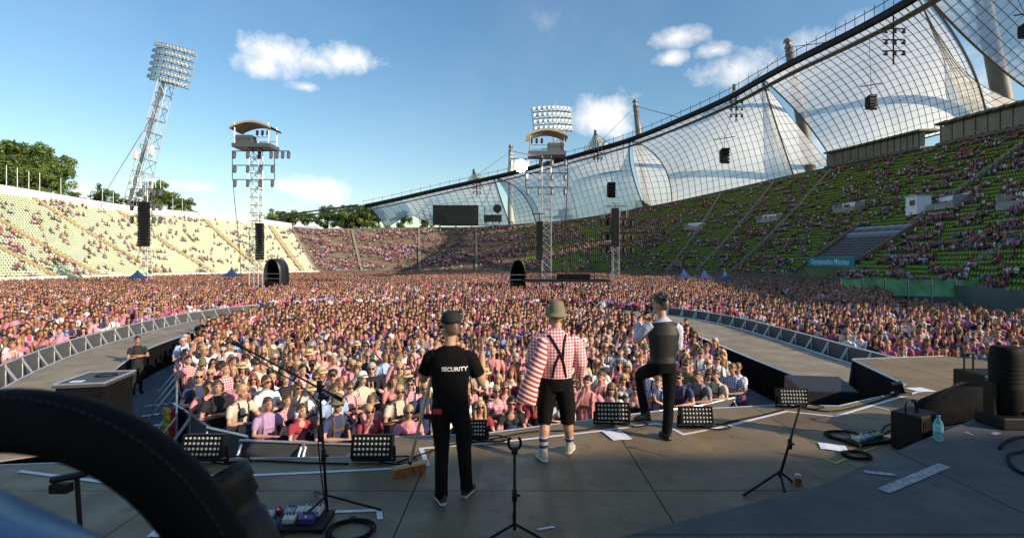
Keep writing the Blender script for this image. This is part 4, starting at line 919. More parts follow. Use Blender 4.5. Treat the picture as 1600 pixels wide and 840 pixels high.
def hair_mesh(kind):
    b = MB(); c = V((0, -.003, 1.672))
    def shell(z0, sc, back=0):
        n, k = 16, 8; vs = []; fs = []
        for i in range(k + 1):
            t = math.pi * .5 * i / k
            for j in range(n):
                q = 2 * math.pi * j / n; fr = max(0, -math.sin(q)); zl = -.02 - .035 * max(0, math.sin(q)) * 1.6 + fr * .062; r = math.cos(t)
                x = .084 * sc * math.cos(q); y = .106 * sc * math.sin(q); z = zl + (.100 * sc - zl) * math.sin(t); wv = 1 + .035 * math.sin(5 * q + 3 * t) ; rr = (r ** .75 if i else 1) * wv
                vs.append(c + V((x * rr, y * rr, z)))
        for i in range(k):
            for j in range(n): j2 = (j + 1) % n; fs.append((i * n + j, i * n + j2, (i + 1) * n + j2, (i + 1) * n + j))
        b.add(vs, fs)
    shell(0, 1.05 if kind == 'short' else 1.09)
    if kind == 'long':
        for a in (-1, 1): b.loft([c + V((a * .07, -.01, .03)), c + V((a * .092, .0, -.06)), c + V((a * .10, .0, -.16)), c + V((a * .09, -.03, -.28)), c + V((a * .085, -.05, -.34))], [(.022, .05), (.026, .06), (.028, .055), (.026, .045), (.008, .02)], n=8)
        b.loft([c + V((0, .07, .04)), c + V((0, .095, -.06)), c + V((0, .085, -.2)), c + V((0, .09, -.36))], [(.07, .03), (.09, .032), (.10, .03), (.07, .015)], n=10)
    if kind == 'bun':
        b.ell(c + V((0, .10, .05)), (.045, .04, .04), n=10, k=6)
        for a in (-1, 1): b.loft([c + V((a * .075, 0, .02)), c + V((a * .082, .02, -.05))], [(.016, .04), (.008, .02)], n=6)
    if kind == 'curly':
        r = random.Random(3)
        for _ in range(46):
            q = r.uniform(0, 6.28); t = r.uniform(.0, 1.5); p = V((.088 * math.cos(q) * math.cos(t), .105 * math.sin(q) * math.cos(t), .02 + .09 * math.sin(t)))
            if p.y < -.03 and p.z < .075: continue
            b.ell(c + p, (.03, .03, .028), n=6, k=4)
    return b
HAIRS = {k: hair_mesh(k) for k in ('short', 'long', 'bun', 'curly')}
def hat_mb(kind, c=(0, -.003, 1.675)):
    b = MB(); c = V(c)
    if kind == 'straw': b.lathe([(.16, -.012), (.155, .005), (.098, .03), (.10, .055), (.088, .125), (.05, .138), (.001, .135)], c, 18)
    elif kind == 'felt': b.lathe([(.135, .0), (.13, .012), (.098, .03), (.095, .06), (.075, .15), (.04, .168), (.001, .165)], c, 16)
    else:
        b.lathe([(.092, .012), (.10, .03), (.098, .07), (.075, .11), (.03, .128), (.001, .13)], c, 16); b.add([c + V((-.075, -.06, .03)), c + V((.075, -.06, .03)), c + V((.06, -.165, .018)), c + V((0, -.185, .02)), c + V((-.06, -.165, .018)), c + V((-.07, -.06, .042)), c + V((.07, -.06, .042)), c + V((.055, -.16, .028)), c + V((0, -.18, .03)), c + V((-.055, -.16, .028))], [(4, 3, 2, 1, 0), (5, 6, 7, 8, 9), (0, 1, 6, 5), (1, 2, 7, 6), (2, 3, 8, 7), (3, 4, 9, 8), (4, 0, 5, 9)])
    return b
def glasses_mb(c=(0, -.015, 1.635)):
    b = MB(); c = V(c)
    for a in (-1, 1): b.ell(c + V((a * .034, -.100, .014)), (.029, .008, .023), n=10, k=6); b.bar(c + V((a * .06, -.092, .02)), c + V((a * .083, .0, .015)), .004)
    return b.bar(c + V((-.01, -.106, .02)), c + V((.01, -.106, .02)), .004)
def eyes_mb(c=(0, -.015, 1.635)):
    b = MB(); c = V(c)
    for a in (-1, 1): b.ell(c + V((a * .031, -.092, .016)), (.014, .006, .007), 0, 8, 4); b.loft([c + V((a * .014, -.103, .04)), c + V((a * .034, -.102, .046)), c + V((a * .052, -.088, .04))], [.004] * 3, n=4)
    b.loft([c + V((-.026, -.086, -.06)), c + V((0, -.099, -.063)), c + V((.026, -.086, -.06))], [(.003, .004)] * 3, n=4)
    return b
Z0 = V((0, 0, 0))
def data(mb, name, m, smooth=True): o = mb.build(name, m, smooth=smooth, off=Z0); d = o.data; COL.objects.unlink(o); bpy.data.objects.remove(o); return d
def cm(n, c, r=.85): return mat(n, c, r, var=.06, scale=30)
TOPS = [('pink checked shirt', check_mat('pink_check', (.62, .16, .22), (.72, .55, .55), .05)), ('red checked shirt', check_mat('red_check', (.45, .03, .04), (.70, .60, .58), .05)), ('white blouse', cm('white_cotton', (.74, .72, .70))), ('white shirt', MATS['white_cotton']),
        ('pale blue shirt', cm('pale_blue', (.36, .48, .66))), ('black shirt', cm('black_cotton', (.014, .014, .017))), ('salmon pink shirt', cm('salmon', (.66, .27, .27))), ('lilac shirt', cm('lilac', (.42, .27, .46))), ('rose pink top', cm('rose', (.70, .25, .34))),
        ('dark red top', cm('dark_red', (.30, .03, .05))), ('blue checked shirt', check_mat('blue_check', (.10, .17, .42), (.60, .62, .70), .05)), ('navy shirt', cm('navy', (.03, .045, .11))), ('grey shirt', cm('grey_cotton', (.22, .22, .23))), ('olive shirt', cm('olive', (.14, .13, .06))), ('cream shirt', cm('cream_cotton', (.58, .50, .38)))]
TRIM = [cm('brown_leather', (.12, .06, .03)), cm('black_bodice', (.02, .018, .022)), cm('wine_bodice', (.22, .03, .06)), cm('green_bodice', (.03, .10, .06)), cm('blue_bodice', (.04, .07, .2)), cm('rose_apron', (.5, .2, .25))]
BOT = [cm('brown_lederhosen', (.10, .055, .03)), cm('dark_jeans', (.03, .04, .075)), cm('black_trousers', (.012, .012, .014)), cm('denim', (.10, .16, .28)), cm('plum_skirt', (.16, .04, .10))]
HAIRC = [('blond', cm('blond_hair', (.50, .33, .14), .5)), ('brown', cm('brown_hair', (.085, .045, .022), .5)), ('dark', cm('dark_hair', (.016, .011, .009), .45)), ('light brown', cm('light_brown_hair', (.20, .11, .05), .5)), ('red', cm('red_hair', (.24, .07, .025), .5)), ('grey', cm('grey_hair', (.42, .40, .37), .6))]
SKINS = [mat('skin_light', (.56, .32, .215), .5, var=.08, scale=14), mat('skin_tan', (.42, .22, .135), .5, var=.08, scale=14), mat('skin_ruddy', (.52, .265, .19), .5, var=.1, scale=14)]
HATC = {'straw': cm('straw', (.55, .42, .22)), 'felt': cm('green_felt', (.14, .14, .08)), 'cap': cm('cap_black', (.02, .02, .022)), 'capw': cm('cap_white', (.7, .7, .68))}
POSES = ['rail', 'clap', 'folded', 'down', 'up', 'phone', 'chin']
PTXT = {'rail': 'leaning on the barrier', 'clap': 'clapping hands', 'folded': 'with arms folded', 'down': 'with arms hanging', 'up': 'with both arms raised', 'phone': 'holding a phone up', 'chin': 'with one hand at the chin'}
BODY = {(s, p): crowd_body(s, p, .017, .34) for s in 'mf' for p in POSES}
for d in BODY.values():
    for q in (SKINS[0], TOPS[0][1], BOT[0], TRIM[0], BLACK): d.materials.append(q)
HD = {k: data(b, 'hair', HAIRC[0][1]) for k, b in HAIRS.items()}; HTD = {k: data(hat_mb(k), 'hat', HATC[k]) for k in ('straw', 'felt', 'cap')}; GD = data(glasses_mb(), 'sunglasses', BLACK); EDT = data(eyes_mb(), 'facial_features', HAIRC[2][1]); PHD = data(MB().bbox((.11, -.40, 1.60), (.075, .012, .15), .005), 'phone', BLACK)
def child(name, d, par, m=None):
    o = bpy.data.objects.new(name, d); COL.objects.link(o); o.parent = par
    if m is not None: o.material_slots[0].link = 'OBJECT'; o.material_slots[0].material = m
    return o
def person(loc, rz, sex, pose, top, hair, hk, hat, gl, where, scale=1.0, group='people standing in the crowd before the stage', label=None, mats=None):
    o = bpy.data.objects.new('person', BODY[(sex, pose)]); COL.objects.link(o); o.location = loc; o.rotation_euler = (0, 0, rz); o.scale = (scale * rnd.uniform(.94, 1.08), scale * rnd.uniform(.94, 1.08), scale)
    tn, tm = TOPS[top]; hn, hm = HAIRC[hair]
    ms = mats or (rnd.choice(SKINS), tm, rnd.choice(BOT), rnd.choice(TRIM[1:] if sex == 'f' else TRIM[:2] + [tm]), BLACK)
    for i, q in enumerate(ms): o.material_slots[i].link = 'OBJECT'; o.material_slots[i].material = q
    if hk: child('hair', HD[hk], o, hm)
    if hat: child('hat', HTD['cap' if hat == 'capw' else hat], o, HATC[hat])
    if gl: child('sunglasses', GD, o)
    child('facial_features', EDT, o)['kind'] = 'stuff'
    if pose == 'phone': child('phone', PHD, o)
    if pose == 'rail':
        for c_ in o.children: c_.location.y = -.123       # the head leans forward over the barrier
    ht = {'straw': ' and straw hat', 'felt': ' and green felt hat', 'cap': ' and black cap', 'capw': ' and white cap', None: ''}[hat]
    hr = ('with %s %s hair' % (hk, hn) if hk != 'bun' else 'with %s hair pinned up' % hn) if hk else 'with bald head'
    lab = label or 'person %s in %s%s%s %s%s' % (hr, tn, ht, ' and sunglasses' if gl else '', PTXT[pose], where)
    tag(o, ' '.join(lab.split()[:16]), 'person', group); return o
def inside(p, poly):
    c = False; n = len(poly)
    for i in range(n):
        a, b = poly[i], poly[(i + 1) % n]
        if (a[1] > p[1]) != (b[1] > p[1]) and p[0] < (b[0] - a[0]) * (p[1] - a[1]) / (b[1] - a[1]) + a[0]: c = not c
    return c
PIT = [(-7.0, 11.2), (-5.6, 9.9), (-4.2, 9.2), (-2.2, 9.0), (-.3, 9.6), (1.8, 10.5), (4.0, 11.4), (5.6, 12.4), (6.3, 14.0), (6.6, 16), (7.0, 21), (6.8, 25), (5.6, 29), (3.0, 32.6), (-2, 34.9), (-9, 35.5), (-14, 32.5), (-15, 28.5), (-14.1, 23.7), (-12.0, 19.2), (-10.2, 15.6), (-8.6, 13.2)]
spots = []
y = 8.1
while y < 36:
    x = -16 + rnd.uniform(0, .5)
    while x < 9:
        p = (x + rnd.uniform(-.14, .14), y + rnd.uniform(-.13, .13))
        if inside(p, PIT) and rnd.random() > .04: spots.append(p)
        x += .57
    y += .60
def front_dist(p):
    return min(((p[0] - (a[0] + (b[0] - a[0]) * t)) ** 2 + (p[1] - (a[1] + (b[1] - a[1]) * t)) ** 2) ** .5 for a, b in zip(PIT[:7], PIT[1:8]) for t in (0, .2, .4, .6, .8, 1))
spots = [p for p in spots if front_dist(p) > .34]
for a, b in zip(PIT[:7], PIT[1:8]):                   # the front row leans on the barrier
    L = math.dist(a, b); n = max(1, int(L / .56))
    for k in range(n): f = (k + .5) / n; spots.append((a[0] + (b[0] - a[0]) * f, a[1] + (b[1] - a[1]) * f + rnd.uniform(.0, .08)))
spots.sort(key=lambda p: p[1] + (0 if front_dist(p) > .3 else -3))
NIND = 300
for i, p in enumerate(spots[:NIND]):
    fd = front_dist(p); front = fd < .25; sex = 'f' if rnd.random() < .5 else 'm'
    pose = rnd.choice(['rail'] * 5 + ['clap', 'folded', 'chin']) if front else rnd.choice(['clap', 'folded', 'down', 'down', 'clap', 'chin', 'phone', 'folded', 'up' if rnd.random() < .25 else 'down'])
    top = rnd.choice([2, 2, 3, 8, 6, 5, 9, 0, 2] if sex == 'f' else [0, 0, 1, 3, 3, 4, 5, 6, 7, 10, 11, 12, 13, 14, 6])
    hair = rnd.choice([0, 0, 1, 3, 2, 4, 1] if sex == 'f' else [1, 1, 2, 3, 5, 1, 0]); hk = rnd.choice(['long', 'long', 'long', 'bun', 'bun']) if sex == 'f' else rnd.choice(['short'] * 7 + [None])
    hat = rnd.choice([None] * 26 + ['straw', 'felt', 'cap', 'capw']) if sex == 'm' else rnd.choice([None] * 26 + ['straw', 'cap'])
    where = '' if front else (' near the barrier' if fd < 2 else ' deep in the crowd')
    aim = math.atan2(p[0] - .2, p[1] - 5.2)          # faces turn towards the singers
    person((p[0], p[1], .012), -aim + rnd.uniform(-.3, .3), sex, pose, top, hair, hk, hat, rnd.random() < .45, where, rnd.uniform(.93, 1.0) if sex == 'f' else rnd.uniform(.99, 1.1))
# the rest of the crowd
RS = rand_mat('crowd_skin', [(.50, .27, .175), (.40, .20, .12), (.48, .24, .16), (.32, .155, .09)], 13.7, .55)
RT = rand_mat('crowd_tops', [(.62, .58, .60), (.42, .09, .17), (.50, .17, .22), (.70, .68, .70), (.22, .02, .04), (.24, .30, .52), (.010, .010, .016), (.56, .26, .36), (.22, .10, .32), (.46, .06, .12), (.03, .04, .13), (.66, .63, .63), (.62, .40, .44), (.50, .18, .28), (.10, .09, .12), (.04, .02, .02)], 91.3)
RB = rand_mat('crowd_bottoms', [(.10, .055, .03), (.03, .04, .075), (.012, .012, .014), (.10, .16, .28), (.16, .04, .10)], 37.1)
RTR = rand_mat('crowd_trim', [(.10, .05, .03), (.02, .018, .022), (.22, .03, .06), (.03, .10, .06), (.04, .07, .2), (.5, .2, .25), (.6, .58, .56)], 57.9)
RH = rand_mat('crowd_hair', [(.05, .026, .013), (.012, .009, .008), (.34, .20, .08), (.10, .055, .025), (.035, .018, .01), (.02, .014, .01), (.20, .115, .045), (.11, .035, .015)], 71.7, .5)
STAND_P = []; SEAT_P = []
for (s, p), me in list(BODY.items()):
    if p in ('rail', 'up'): continue
    b = MB().mesh(me); hk = 'short' if s == 'm' else ('long' if p not in ('clap', 'chin') else 'bun'); hb = HAIRS[hk]; b.add(hb.v, hb.f, 5)
    o = b.build('body', [RS, RT, RB, RTR, MATS['black_trousers'], RH], smooth=True, off=Z0)
    md = o.modifiers.new('d', 'DECIMATE'); md.ratio = .28; dg = bpy.context.evaluated_depsgraph_get(); nm = bpy.data.meshes.new_from_object(o.evaluated_get(dg)); o.modifiers.clear(); o.data = nm
    STAND_P.append(proto(o))
    if p in ('clap', 'folded', 'down'):
        b = MB()
        v2 = [V((x, y, z - .42)) for x, y, z in [tuple(q.co) for q in nm.vertices]]; keep = [i for i, q in enumerate(nm.polygons) if min(v2[k].z for k in q.vertices) > .40]
        b.add(v2, [tuple(nm.polygons[i].vertices) for i in keep]); b.m = [nm.polygons[i].material_index for i in keep]
        for a in (-1, 1): b.loft([(a * .09, .02, .50), (a * .11, -.42, .50), (a * .11, -.44, .05)], [.085, .07, .05], 2, n=6)
        SEAT_P.append(proto(b.build('body', [RS, RT, RB, RTR, MATS['black_trousers'], RH], smooth=True, off=Z0)))
pts = [(V((p[0], p[1], .012)), -math.atan2(p[0], p[1] - 5) + rnd.uniform(-.35, .35), rnd.uniform(.93, 1.08)) for p in spots[NIND:]]
OUTP = [(p.x + .9 * (1 if p.x > 0 else -1), p.y + .3) for p in OUT]
ringpoly = [(a, b) for a, b in OUTP] + [(13.0, 11.5), (16, 9), (16, 0), (-14, 0)]
field = [(-79, 5), (33, 5), (41, 42), (48, 66), (53, 90), (55, 120), (52, 142), (40, 160), (20, 171), (-11, 173), (-45, 167), (-64, 153), (-75, 132), (-79, 100), (-79, 40)]
block = [(-30, 60, 2.2), (-28, 63, 2.2), (4.2, 62, 1.6), (.7, 60, 2), (6, 58, 5), (-61, 86, 1.8), (20, 100, 2)]
y = 9.
while y < 172:
    st_ = .74 if y < 45 else (.86 if y < 90 else 1.0)
    x = max(-80, -y * 1.12 - 3)
    while x < min(57, y * 1.12 + 3):
        p = (x + rnd.uniform(-.25, .25), y + rnd.uniform(-.25, .25))
        if inside(p, field) and not inside(p, ringpoly) and all(math.dist(p, q[:2]) > q[2] for q in block) and rnd.random() > .06 and not (abs(p[0] - 37) < 9 and p[1] < 62 and p[0] > p[1] * .74): pts.append((V((p[0], p[1], .012)), -math.atan2(p[0], p[1]) + rnd.uniform(-.5, .5), rnd.uniform(.92, 1.08)))
        x += st_
    y += st_
o = scatter('crowd', pts, STAND_P, None, 5); tag(o, 'dense standing crowd filling the pitch round the catwalk', 'crowd', kind='stuff')
from mathutils import noise
pts = []
for key in 'LFR':
    for p, r in seatpos[key]:
        c = noise.noise(V((p.x * .16, p.y * .16, p.z * .9)) * (.5 if key == 'F' else 1)) * .5 + .5; c2 = noise.noise(V((p.x * .03, p.y * .03, 7))) * .5 + .5
        pr = {'L': .04 + .30 * (c > .60), 'F': (.12 + .5 * (c > .48)) if p.x < 8 else .1 + .45 * (c > .45), 'R': .08 + .66 * (c > .53) * (.38 + .7 * c2)}[key]
        if rnd.random() < pr: pts.append((p + V((0, 0, .02)), r + rnd.uniform(-.5, .5), rnd.uniform(.95, 1.15)))
o = scatter('seated_crowd', pts, SEAT_P, None, 9); tag(o, 'seated spectators scattered over the rows of the three stands', 'crowd', kind='stuff')

# ------------------------------------------------------------------ the three performers (front towards -Y, then turned to face the crowd)
def moved(mb, hc, yaw, hc0=(0, -.015, 1.635), s=1.0, pitch=0):
    M = Matrix.Rotation(yaw, 3, 'Z') @ Matrix.Rotation(pitch, 3, 'X'); b = MB(); b.f = list(mb.f); b.m = list(mb.m); b.v = [tuple(V(hc) + M @ ((V(v) - V(hc0)) * s)) for v in mb.v]; return b
def shoe(b, an, fwd, m=4, sole=5, s=1.0):
    an = V(an); f = V(fwd).normalized()
    b.loft([an + V((0, 0, .03)) - f * .02, an - f * .045 + V((0, 0, -.035)), an + f * .05 + V((0, 0, -.04)), an + f * .13 + V((0, 0, -.055)), an + f * .185 + V((0, 0, -.065))], [(.045 * s, .05), (.042 * s, .05), (.047 * s, .042), (.05 * s, .032), (.032 * s, .02)], m, side=f.cross(V((0, 0, 1))), n=12)
    b.loft([an - f * .085 + V((0, 0, -.08)), an + V((0, 0, -.08)), an + f * .11 + V((0, 0, -.082)), an + f * .205 + V((0, 0, -.078))], [(.034, .016), (.042, .016), (.052, .016), (.03, .014)], sole, side=f.cross(V((0, 0, 1))), n=10)
def tor(b, rings, m, n=44): b.loft([r[0] for r in rings], [r[1] for r in rings], m, n=n)
def finish(b, name, mats, label, loc, rz, voxel=.0075, ratio=.6):
    me = solid(b, voxel, ratio, 2)
    for q in mats: me.materials.append(q)
    o = bpy.data.objects.new(name, me); COL.objects.link(o); o.location = loc; o.rotation_euler = (0, 0, rz); tag(o, label, 'person'); return o
def cloth(name, c, sc=14, bump=.5): return mat(name, c, .95, var=.25, scale=sc, bump=bump, spec=.15)
PI = math.pi
# man in black SECURITY shirt with the broom.  local +x is picture left
b = MB()
hips = [(.0, .0)]
tor(b, [((0, 0, .87), (.165, .115)), ((0, 0, .96), (.172, .122)), ((0, 0, 1.04), (.163, .116))], 2)
tor(b, [((0, 0, .94), (.178, .130)), ((0, 0, 1.05), (.172, .124)), ((0, .01, 1.18), (.182, .122)), ((0, .015, 1.30), (.202, .128)), ((0, .01, 1.40), (.205, .112)), ((0, .005, 1.465), (.150, .085)), ((0, 0, 1.505), (.072, .068))], 1)
for a, hx, hy, kx, fx, fy in ((1, .09, 0, .085, .075, .06), (-1, .09, 0, .13, .145, -.10)):
    b.loft([(a * .088, 0, .92), (a * .095, 0, .80), (a * (kx + .005), -.01, .66), (a * kx, -.02, .50)], [(.094, .10), (.096, .102), (.086, .092), (.072, .078)], 2, n=24)
    b.loft([(a * kx, -.02, .52), (a * (kx * .5 + fx * .5 + .0), .01 + fy * .5, .34), (a * fx, fy + .01, .14), (a * fx, fy, .075)], [(.072, .078), (.066, .072), (.062, .068), (.066, .076)], 2, n=12)
    shoe(b, (a * fx, fy, .098), (a * .25 + (.2 if a > 0 else 0), -1, 0))
for a, E, W, d, nr in ((1, (.29, -.10, 1.15), (.20, -.29, 1.42), (-.45, -.35, .75), (-.6, .3, .1)), (-1, (-.30, -.06, 1.13), (-.285, -.22, 1.40), (.02, -.15, 1), (.8, .3, 0))):
    S = V((a * .19, .01, 1.41)); E, W = V(E), V(W)
    b.loft([S - V((a * .05, 0, -.01)), S.lerp(E, .12), S.lerp(E, .4), S.lerp(E, .70)], [(.062, .066), (.072, .074), (.072, .072), (.074, .07)], 1, n=12)
    b.loft([S.lerp(E, .5), E, E.lerp(W, .28), W], [.05, .044, .046, .03], 0, n=12); hand(b, W, d, nr, -a if a > 0 else 1, .75 if a > 0 else .12, 1.0, 0, .5 if a > 0 else 0)
b.loft([(0, .02, 1.46), (0, 0, 1.53), (0, -.01, 1.60)], [.066, .057, .057], 0, n=14)
hc = V((0, -.015, 1.665)); yw = .85
head(b, hc, yw)
sec = finish(b, 'person', [SKIN, cloth('black_tee', (.005, .005, .006)), cloth('black_jeans', (.006, .006, .008)), BLACK, mat('dark_trainer', (.03, .03, .035), .6), mat('pale_sole', (.5, .48, .45), .6)],
             'person in black cap and black T-shirt lettered SECURITY standing beside a broom', (-.60, 4.98, SZ + .003), PI - .05)
moved(hat_mb('cap'), hc + V((0, 0, .006)), yw, s=1.03).build('cap', cm('cap_cloth', (.010, .010, .012)), None, True, Z0).parent = sec
moved(HAIRS['short'], hc, yw, s=.97).build('hair', HAIRC[1][1], None, True, Z0).parent = sec
moved(glasses_mb(), hc, yw).build('sunglasses', BLACK, None, True, Z0).parent = sec
def wrap_back(tm, me, cx, cz, off=.004):              # lay flat lettering on the back of a shirt
    bt = BVHTree.FromPolygons([v.co for v in me.vertices], [tuple(p.vertices) for p in me.polygons]); bm = bmesh.new(); bm.from_mesh(tm); bmesh.ops.triangulate(bm, faces=bm.faces[:]); bmesh.ops.subdivide_edges(bm, edges=[e for e in bm.edges if e.calc_length() > .02], cuts=2)
    out = MB(); bm.verts.index_update(); vs = []
    for v in bm.verts:
        x, z = cx - v.co.x, cz + v.co.y; h = bt.ray_cast(V((x, .6, z)), V((0, -1, 0))); vs.append(V((x, (h[0].y if h[0] else .12) + off, z)))
    out.add(vs, [tuple(q.index for q in f.verts) for f in bm.faces]); bm.free(); return out
wrap_back(text_mesh('SECURITY', .054, bold=.0012), sec.data, -.06, 1.30).build('lettering', mat('white_print', (.78, .78, .78), .7, var=.03), None, False, Z0).parent = sec
MB().bbox((.10, .136, .90), (.085, .02, .05), .008).build('red_pocket_phone', mat('red_case', (.45, .02, .04), .4), None, False, Z0).parent = sec
def mic(par_name, p, d, label):
    d = V(d).normalized(); g = thing(par_name, label, 'microphone', p); x = V(p)
    MB().loft([x - d * .10, x - d * .02, x + d * .07, x + d * .085], [.012, .014, .019, .024], n=12).build('handle', BLACK, g, True); MB().ell(x + d * .115, (.027, .027, .03), n=14, k=10).build('grille', mat('mic_grille', (.06, .06, .065), .5, .6, scale=200, bump=.5), g, True); return g
def hw(o, p): return Matrix.Translation(o.location) @ o.rotation_euler.to_matrix().to_4x4() @ V(p)
mic('microphone', hw(sec, (.145, -.345, 1.515)), hw(sec, (.045, -.16, 1.62)) - hw(sec, (.145, -.345, 1.515)), 'black microphone held to the mouth beside the broom handle')
# man in red gingham with the huge striped sleeve
b = MB()
tor(b, [((0, 0, .80), (.17, .125)), ((0, 0, .92), (.188, .138)), ((0, 0, 1.02), (.175, .13))], 2)
tor(b, [((0, 0, .96), (.185, .142)), ((.0, 0, 1.04), (.19, .142)), ((.01, .02, 1.17), (.215, .15)), ((.015, .03, 1.30), (.235, .155)), ((.015, .025, 1.40), (.225, .13)), ((.01, .01, 1.47), (.155, .095)), ((.005, 0, 1.515), (.08, .075))], 1)
for a, kx, fx, fy in ((1, .135, .165, .10), (-1, .13, .17, -.14)):
    b.loft([(a * .09, 0, .90), (a * .10, 0, .76), (a * kx, -.01, .58), (a * (kx + .005), -.01, .40)], [(.105, .11), (.112, .115), (.102, .105), (.085, .09)], 2, n=24)
    b.loft([(a * kx, -.01, .44), (a * (kx * .6 + fx * .4), .02 + fy * .4, .33), (a * (kx * .3 + fx * .7), fy * .7 + .02, .235)], [.060, .062, .054], 0, n=12)
    b.loft([(a * (kx * .3 + fx * .7), fy * .7 + .02, .27), (a * (kx * .1 + fx * .9), fy * .9 + .01, .17), (a * fx, fy, .09)], [.058, .052, .045], 3, n=12)
    shoe(b, (a * fx, fy, .095), (a * .35, -1, 0))
S = V((.215, .01, 1.40)); E = V((.28, .04, 1.12)); W = V((.285, .02, .72))
b.loft([S - V((.06, 0, -.01)), S.lerp(E, .15), S.lerp(E, .5), E], [(.075, .078), (.09, .09), (.10, .10), (.105, .10)], 1, n=14)
b.loft([V((.15, .10, 1.42)), V((.19, .135, 1.25)), V((.255, .13, 1.06)), V((.32, .11, .88)), V((.345, .08, .76)), V((.37, .06, .66))], [(.06, .05), (.08, .06), (.092, .068), (.10, .064), (.115, .072), (.125, .055)], 6, n=16)
S = V((-.215, .01, 1.40)); E = V((-.285, .02, 1.12)); W = V((-.30, -.10, .90))
b.loft([S + V((.06, 0, .01)), S.lerp(E, .15), S.lerp(E, .5), E, E.lerp(W, .75)], [(.075, .078), (.092, .09), (.095, .095), (.085, .085), (.055, .055)], 1, n=14)
b.loft([E.lerp(W, .6), W], [.036, .03], 0, n=10); hand(b, W, (-.05, -.25, -1), (1, .1, 0), -1, .45)
b.loft([(.005, .02, 1.47), (0, 0, 1.54), (0, -.01, 1.60)], [.07, .062, .06], 0, n=14)
hc = V((.01, -.02, 1.66)); yw = .25
head(b, hc, yw)
sock = check_mat('striped_sock', (.05, .03, .07), (.42, .42, .45), .075, direction=(0, 0, 1))
ging = check_mat('red_gingham', (.62, .03, .06), (.86, .72, .72), .036); slv = check_mat('red_white_stripes', (.58, .04, .05), (.84, .78, .74), .056, direction=V((.45, 0, -.89)).normalized())
lad = finish(b, 'person', [SKIN, ging, cloth('black_lederhosen', (.007, .006, .006)), sock, mat('canvas_shoe', (.45, .42, .36), .8, var=.3, scale=30), mat('white_rubber', (.7, .68, .62), .6), slv],
             'person in red gingham shirt with one huge striped sleeve, braces, knee breeches and felt hat', (.53, 6.10, SZ + .003), PI)
moved(hat_mb('felt'), hc + V((0, .015, -.01)), yw, s=1.06, pitch=-.12).build('hat', cm('grey_green_felt', (.17, .16, .10)), None, True, Z0).parent = lad
moved(HAIRS['short'], hc, yw).build('hair', HAIRC[3][1], None, True, Z0).parent = lad
moved(eyes_mb(), hc, yw).build('facial_features', HAIRC[2][1], None, True, Z0).parent = lad
def strap(o, pts, w, m, name):
    bt = BVHTree.FromPolygons([v.co for v in o.data.vertices], [tuple(p.vertices) for p in o.data.polygons]); q = MB(); L = curve(pts, 10); P = []
    for p in L:
        h = bt.ray_cast(V((p.x, .7, p.z)), V((0, -1, 0))); P.append(V((p.x, (h[0].y if h[0] else .1) + .004, p.z)))
    q.loft(P, [(w, .006)] * len(P), side=(1, 0, 0), n=6); q.build(name, m, None, True, Z0).parent = o
strap(lad, [(.10, 0, 1.47), (.03, 0, 1.36), (-.05, 0, 1.2), (-.10, 0, .97)], .017, BLACK, 'brace'); strap(lad, [(-.10, 0, 1.47), (-.07, 0, 1.36), (-.06, 0, 1.22), (-.055, 0, 1.19)], .017, BLACK, 'brace'); strap(lad, [(-.02, 0, 1.25), (.03, 0, 1.12), (.06, 0, .97)], .014, BLACK, 'brace')
# man in black waistcoat, one knee lifted
b = MB()
tor(b, [((0, 0, .88), (.165, .118)), ((0, 0, .98), (.170, .122)), ((0, 0, 1.07), (.160, .115))], 2)
tor(b, [((0, .01, 1.0), (.176, .128)), ((0, .01, 1.10), (.166, .120)), ((-.005, .02, 1.24), (.188, .124)), ((-.01, .025, 1.38), (.205, .128)), ((-.01, .02, 1.47), (.185, .11)), ((-.005, .01, 1.53), (.13, .085))], 3)
tor(b, [((-.01, .015, 1.44), (.19, .10)), ((-.005, .01, 1.54), (.115, .08)), ((0, 0, 1.585), (.068, .066))], 1)
b.loft([(-.085, 0, .95), (-.09, 0, .80), (-.085, -.01, .52), (-.07, .02, .3), (-.05, .02, .09)], [(.094, .104), (.094, .10), (.076, .08), (.068, .074), (.064, .074)], 2, n=12); shoe(b, (-.05, .02, .098), (.15, -1, 0))
b.loft([(.085, 0, .95), (.13, -.10, .88), (.20, -.30, .79), (.215, -.36, .74)], [(.098, .104), (.096, .10), (.08, .085), (.07, .074)], 2, n=12); b.loft([(.212, -.35, .77), (.20, -.30, .52), (.17, -.22, .27)], [(.072, .076), (.066, .07), (.062, .07)], 2, n=12); shoe(b, (.168, -.21, .262), (.55, -.8, -.18))
S = V((.19, .02, 1.48)); E = V((.315, -.06, 1.29)); W = V((.235, -.27, 1.52))
b.loft([S - V((.05, 0, -.01)), S.lerp(E, .15), S.lerp(E, .55), E, E.lerp(W, .4), E.lerp(W, .88)], [(.064, .068), (.070, .07), (.068, .068), (.062, .062), (.056, .056), (.042, .042)], 1, n=14); hand(b, W - (W - E).normalized() * .03, (-.55, -.35, .7), (-.6, .3, .1), -1, .8, 1.0, 0, .5); b.loft([E.lerp(W, .8), W], [.032, .03], 0, n=10)
S = V((-.20, .02, 1.48)); E = V((-.235, -.06, 1.20)); W = V((-.13, -.26, 1.10))
b.loft([S + V((.05, 0, .01)), S.lerp(E, .15), S.lerp(E, .55), E, E.lerp(W, .9)], [(.064, .068), (.068, .068), (.062, .062), (.056, .056), (.042, .042)], 1, n=14); hand(b, W, (.5, -.8, .0), (0, .2, -1), 1, .5)
b.loft([(0, .02, 1.53), (.005, 0, 1.61), (.01, -.01, 1.68)], [.066, .058, .058], 0, n=14)
hc = V((.015, -.02, 1.755)); yw = .95
head(b, hc, yw)
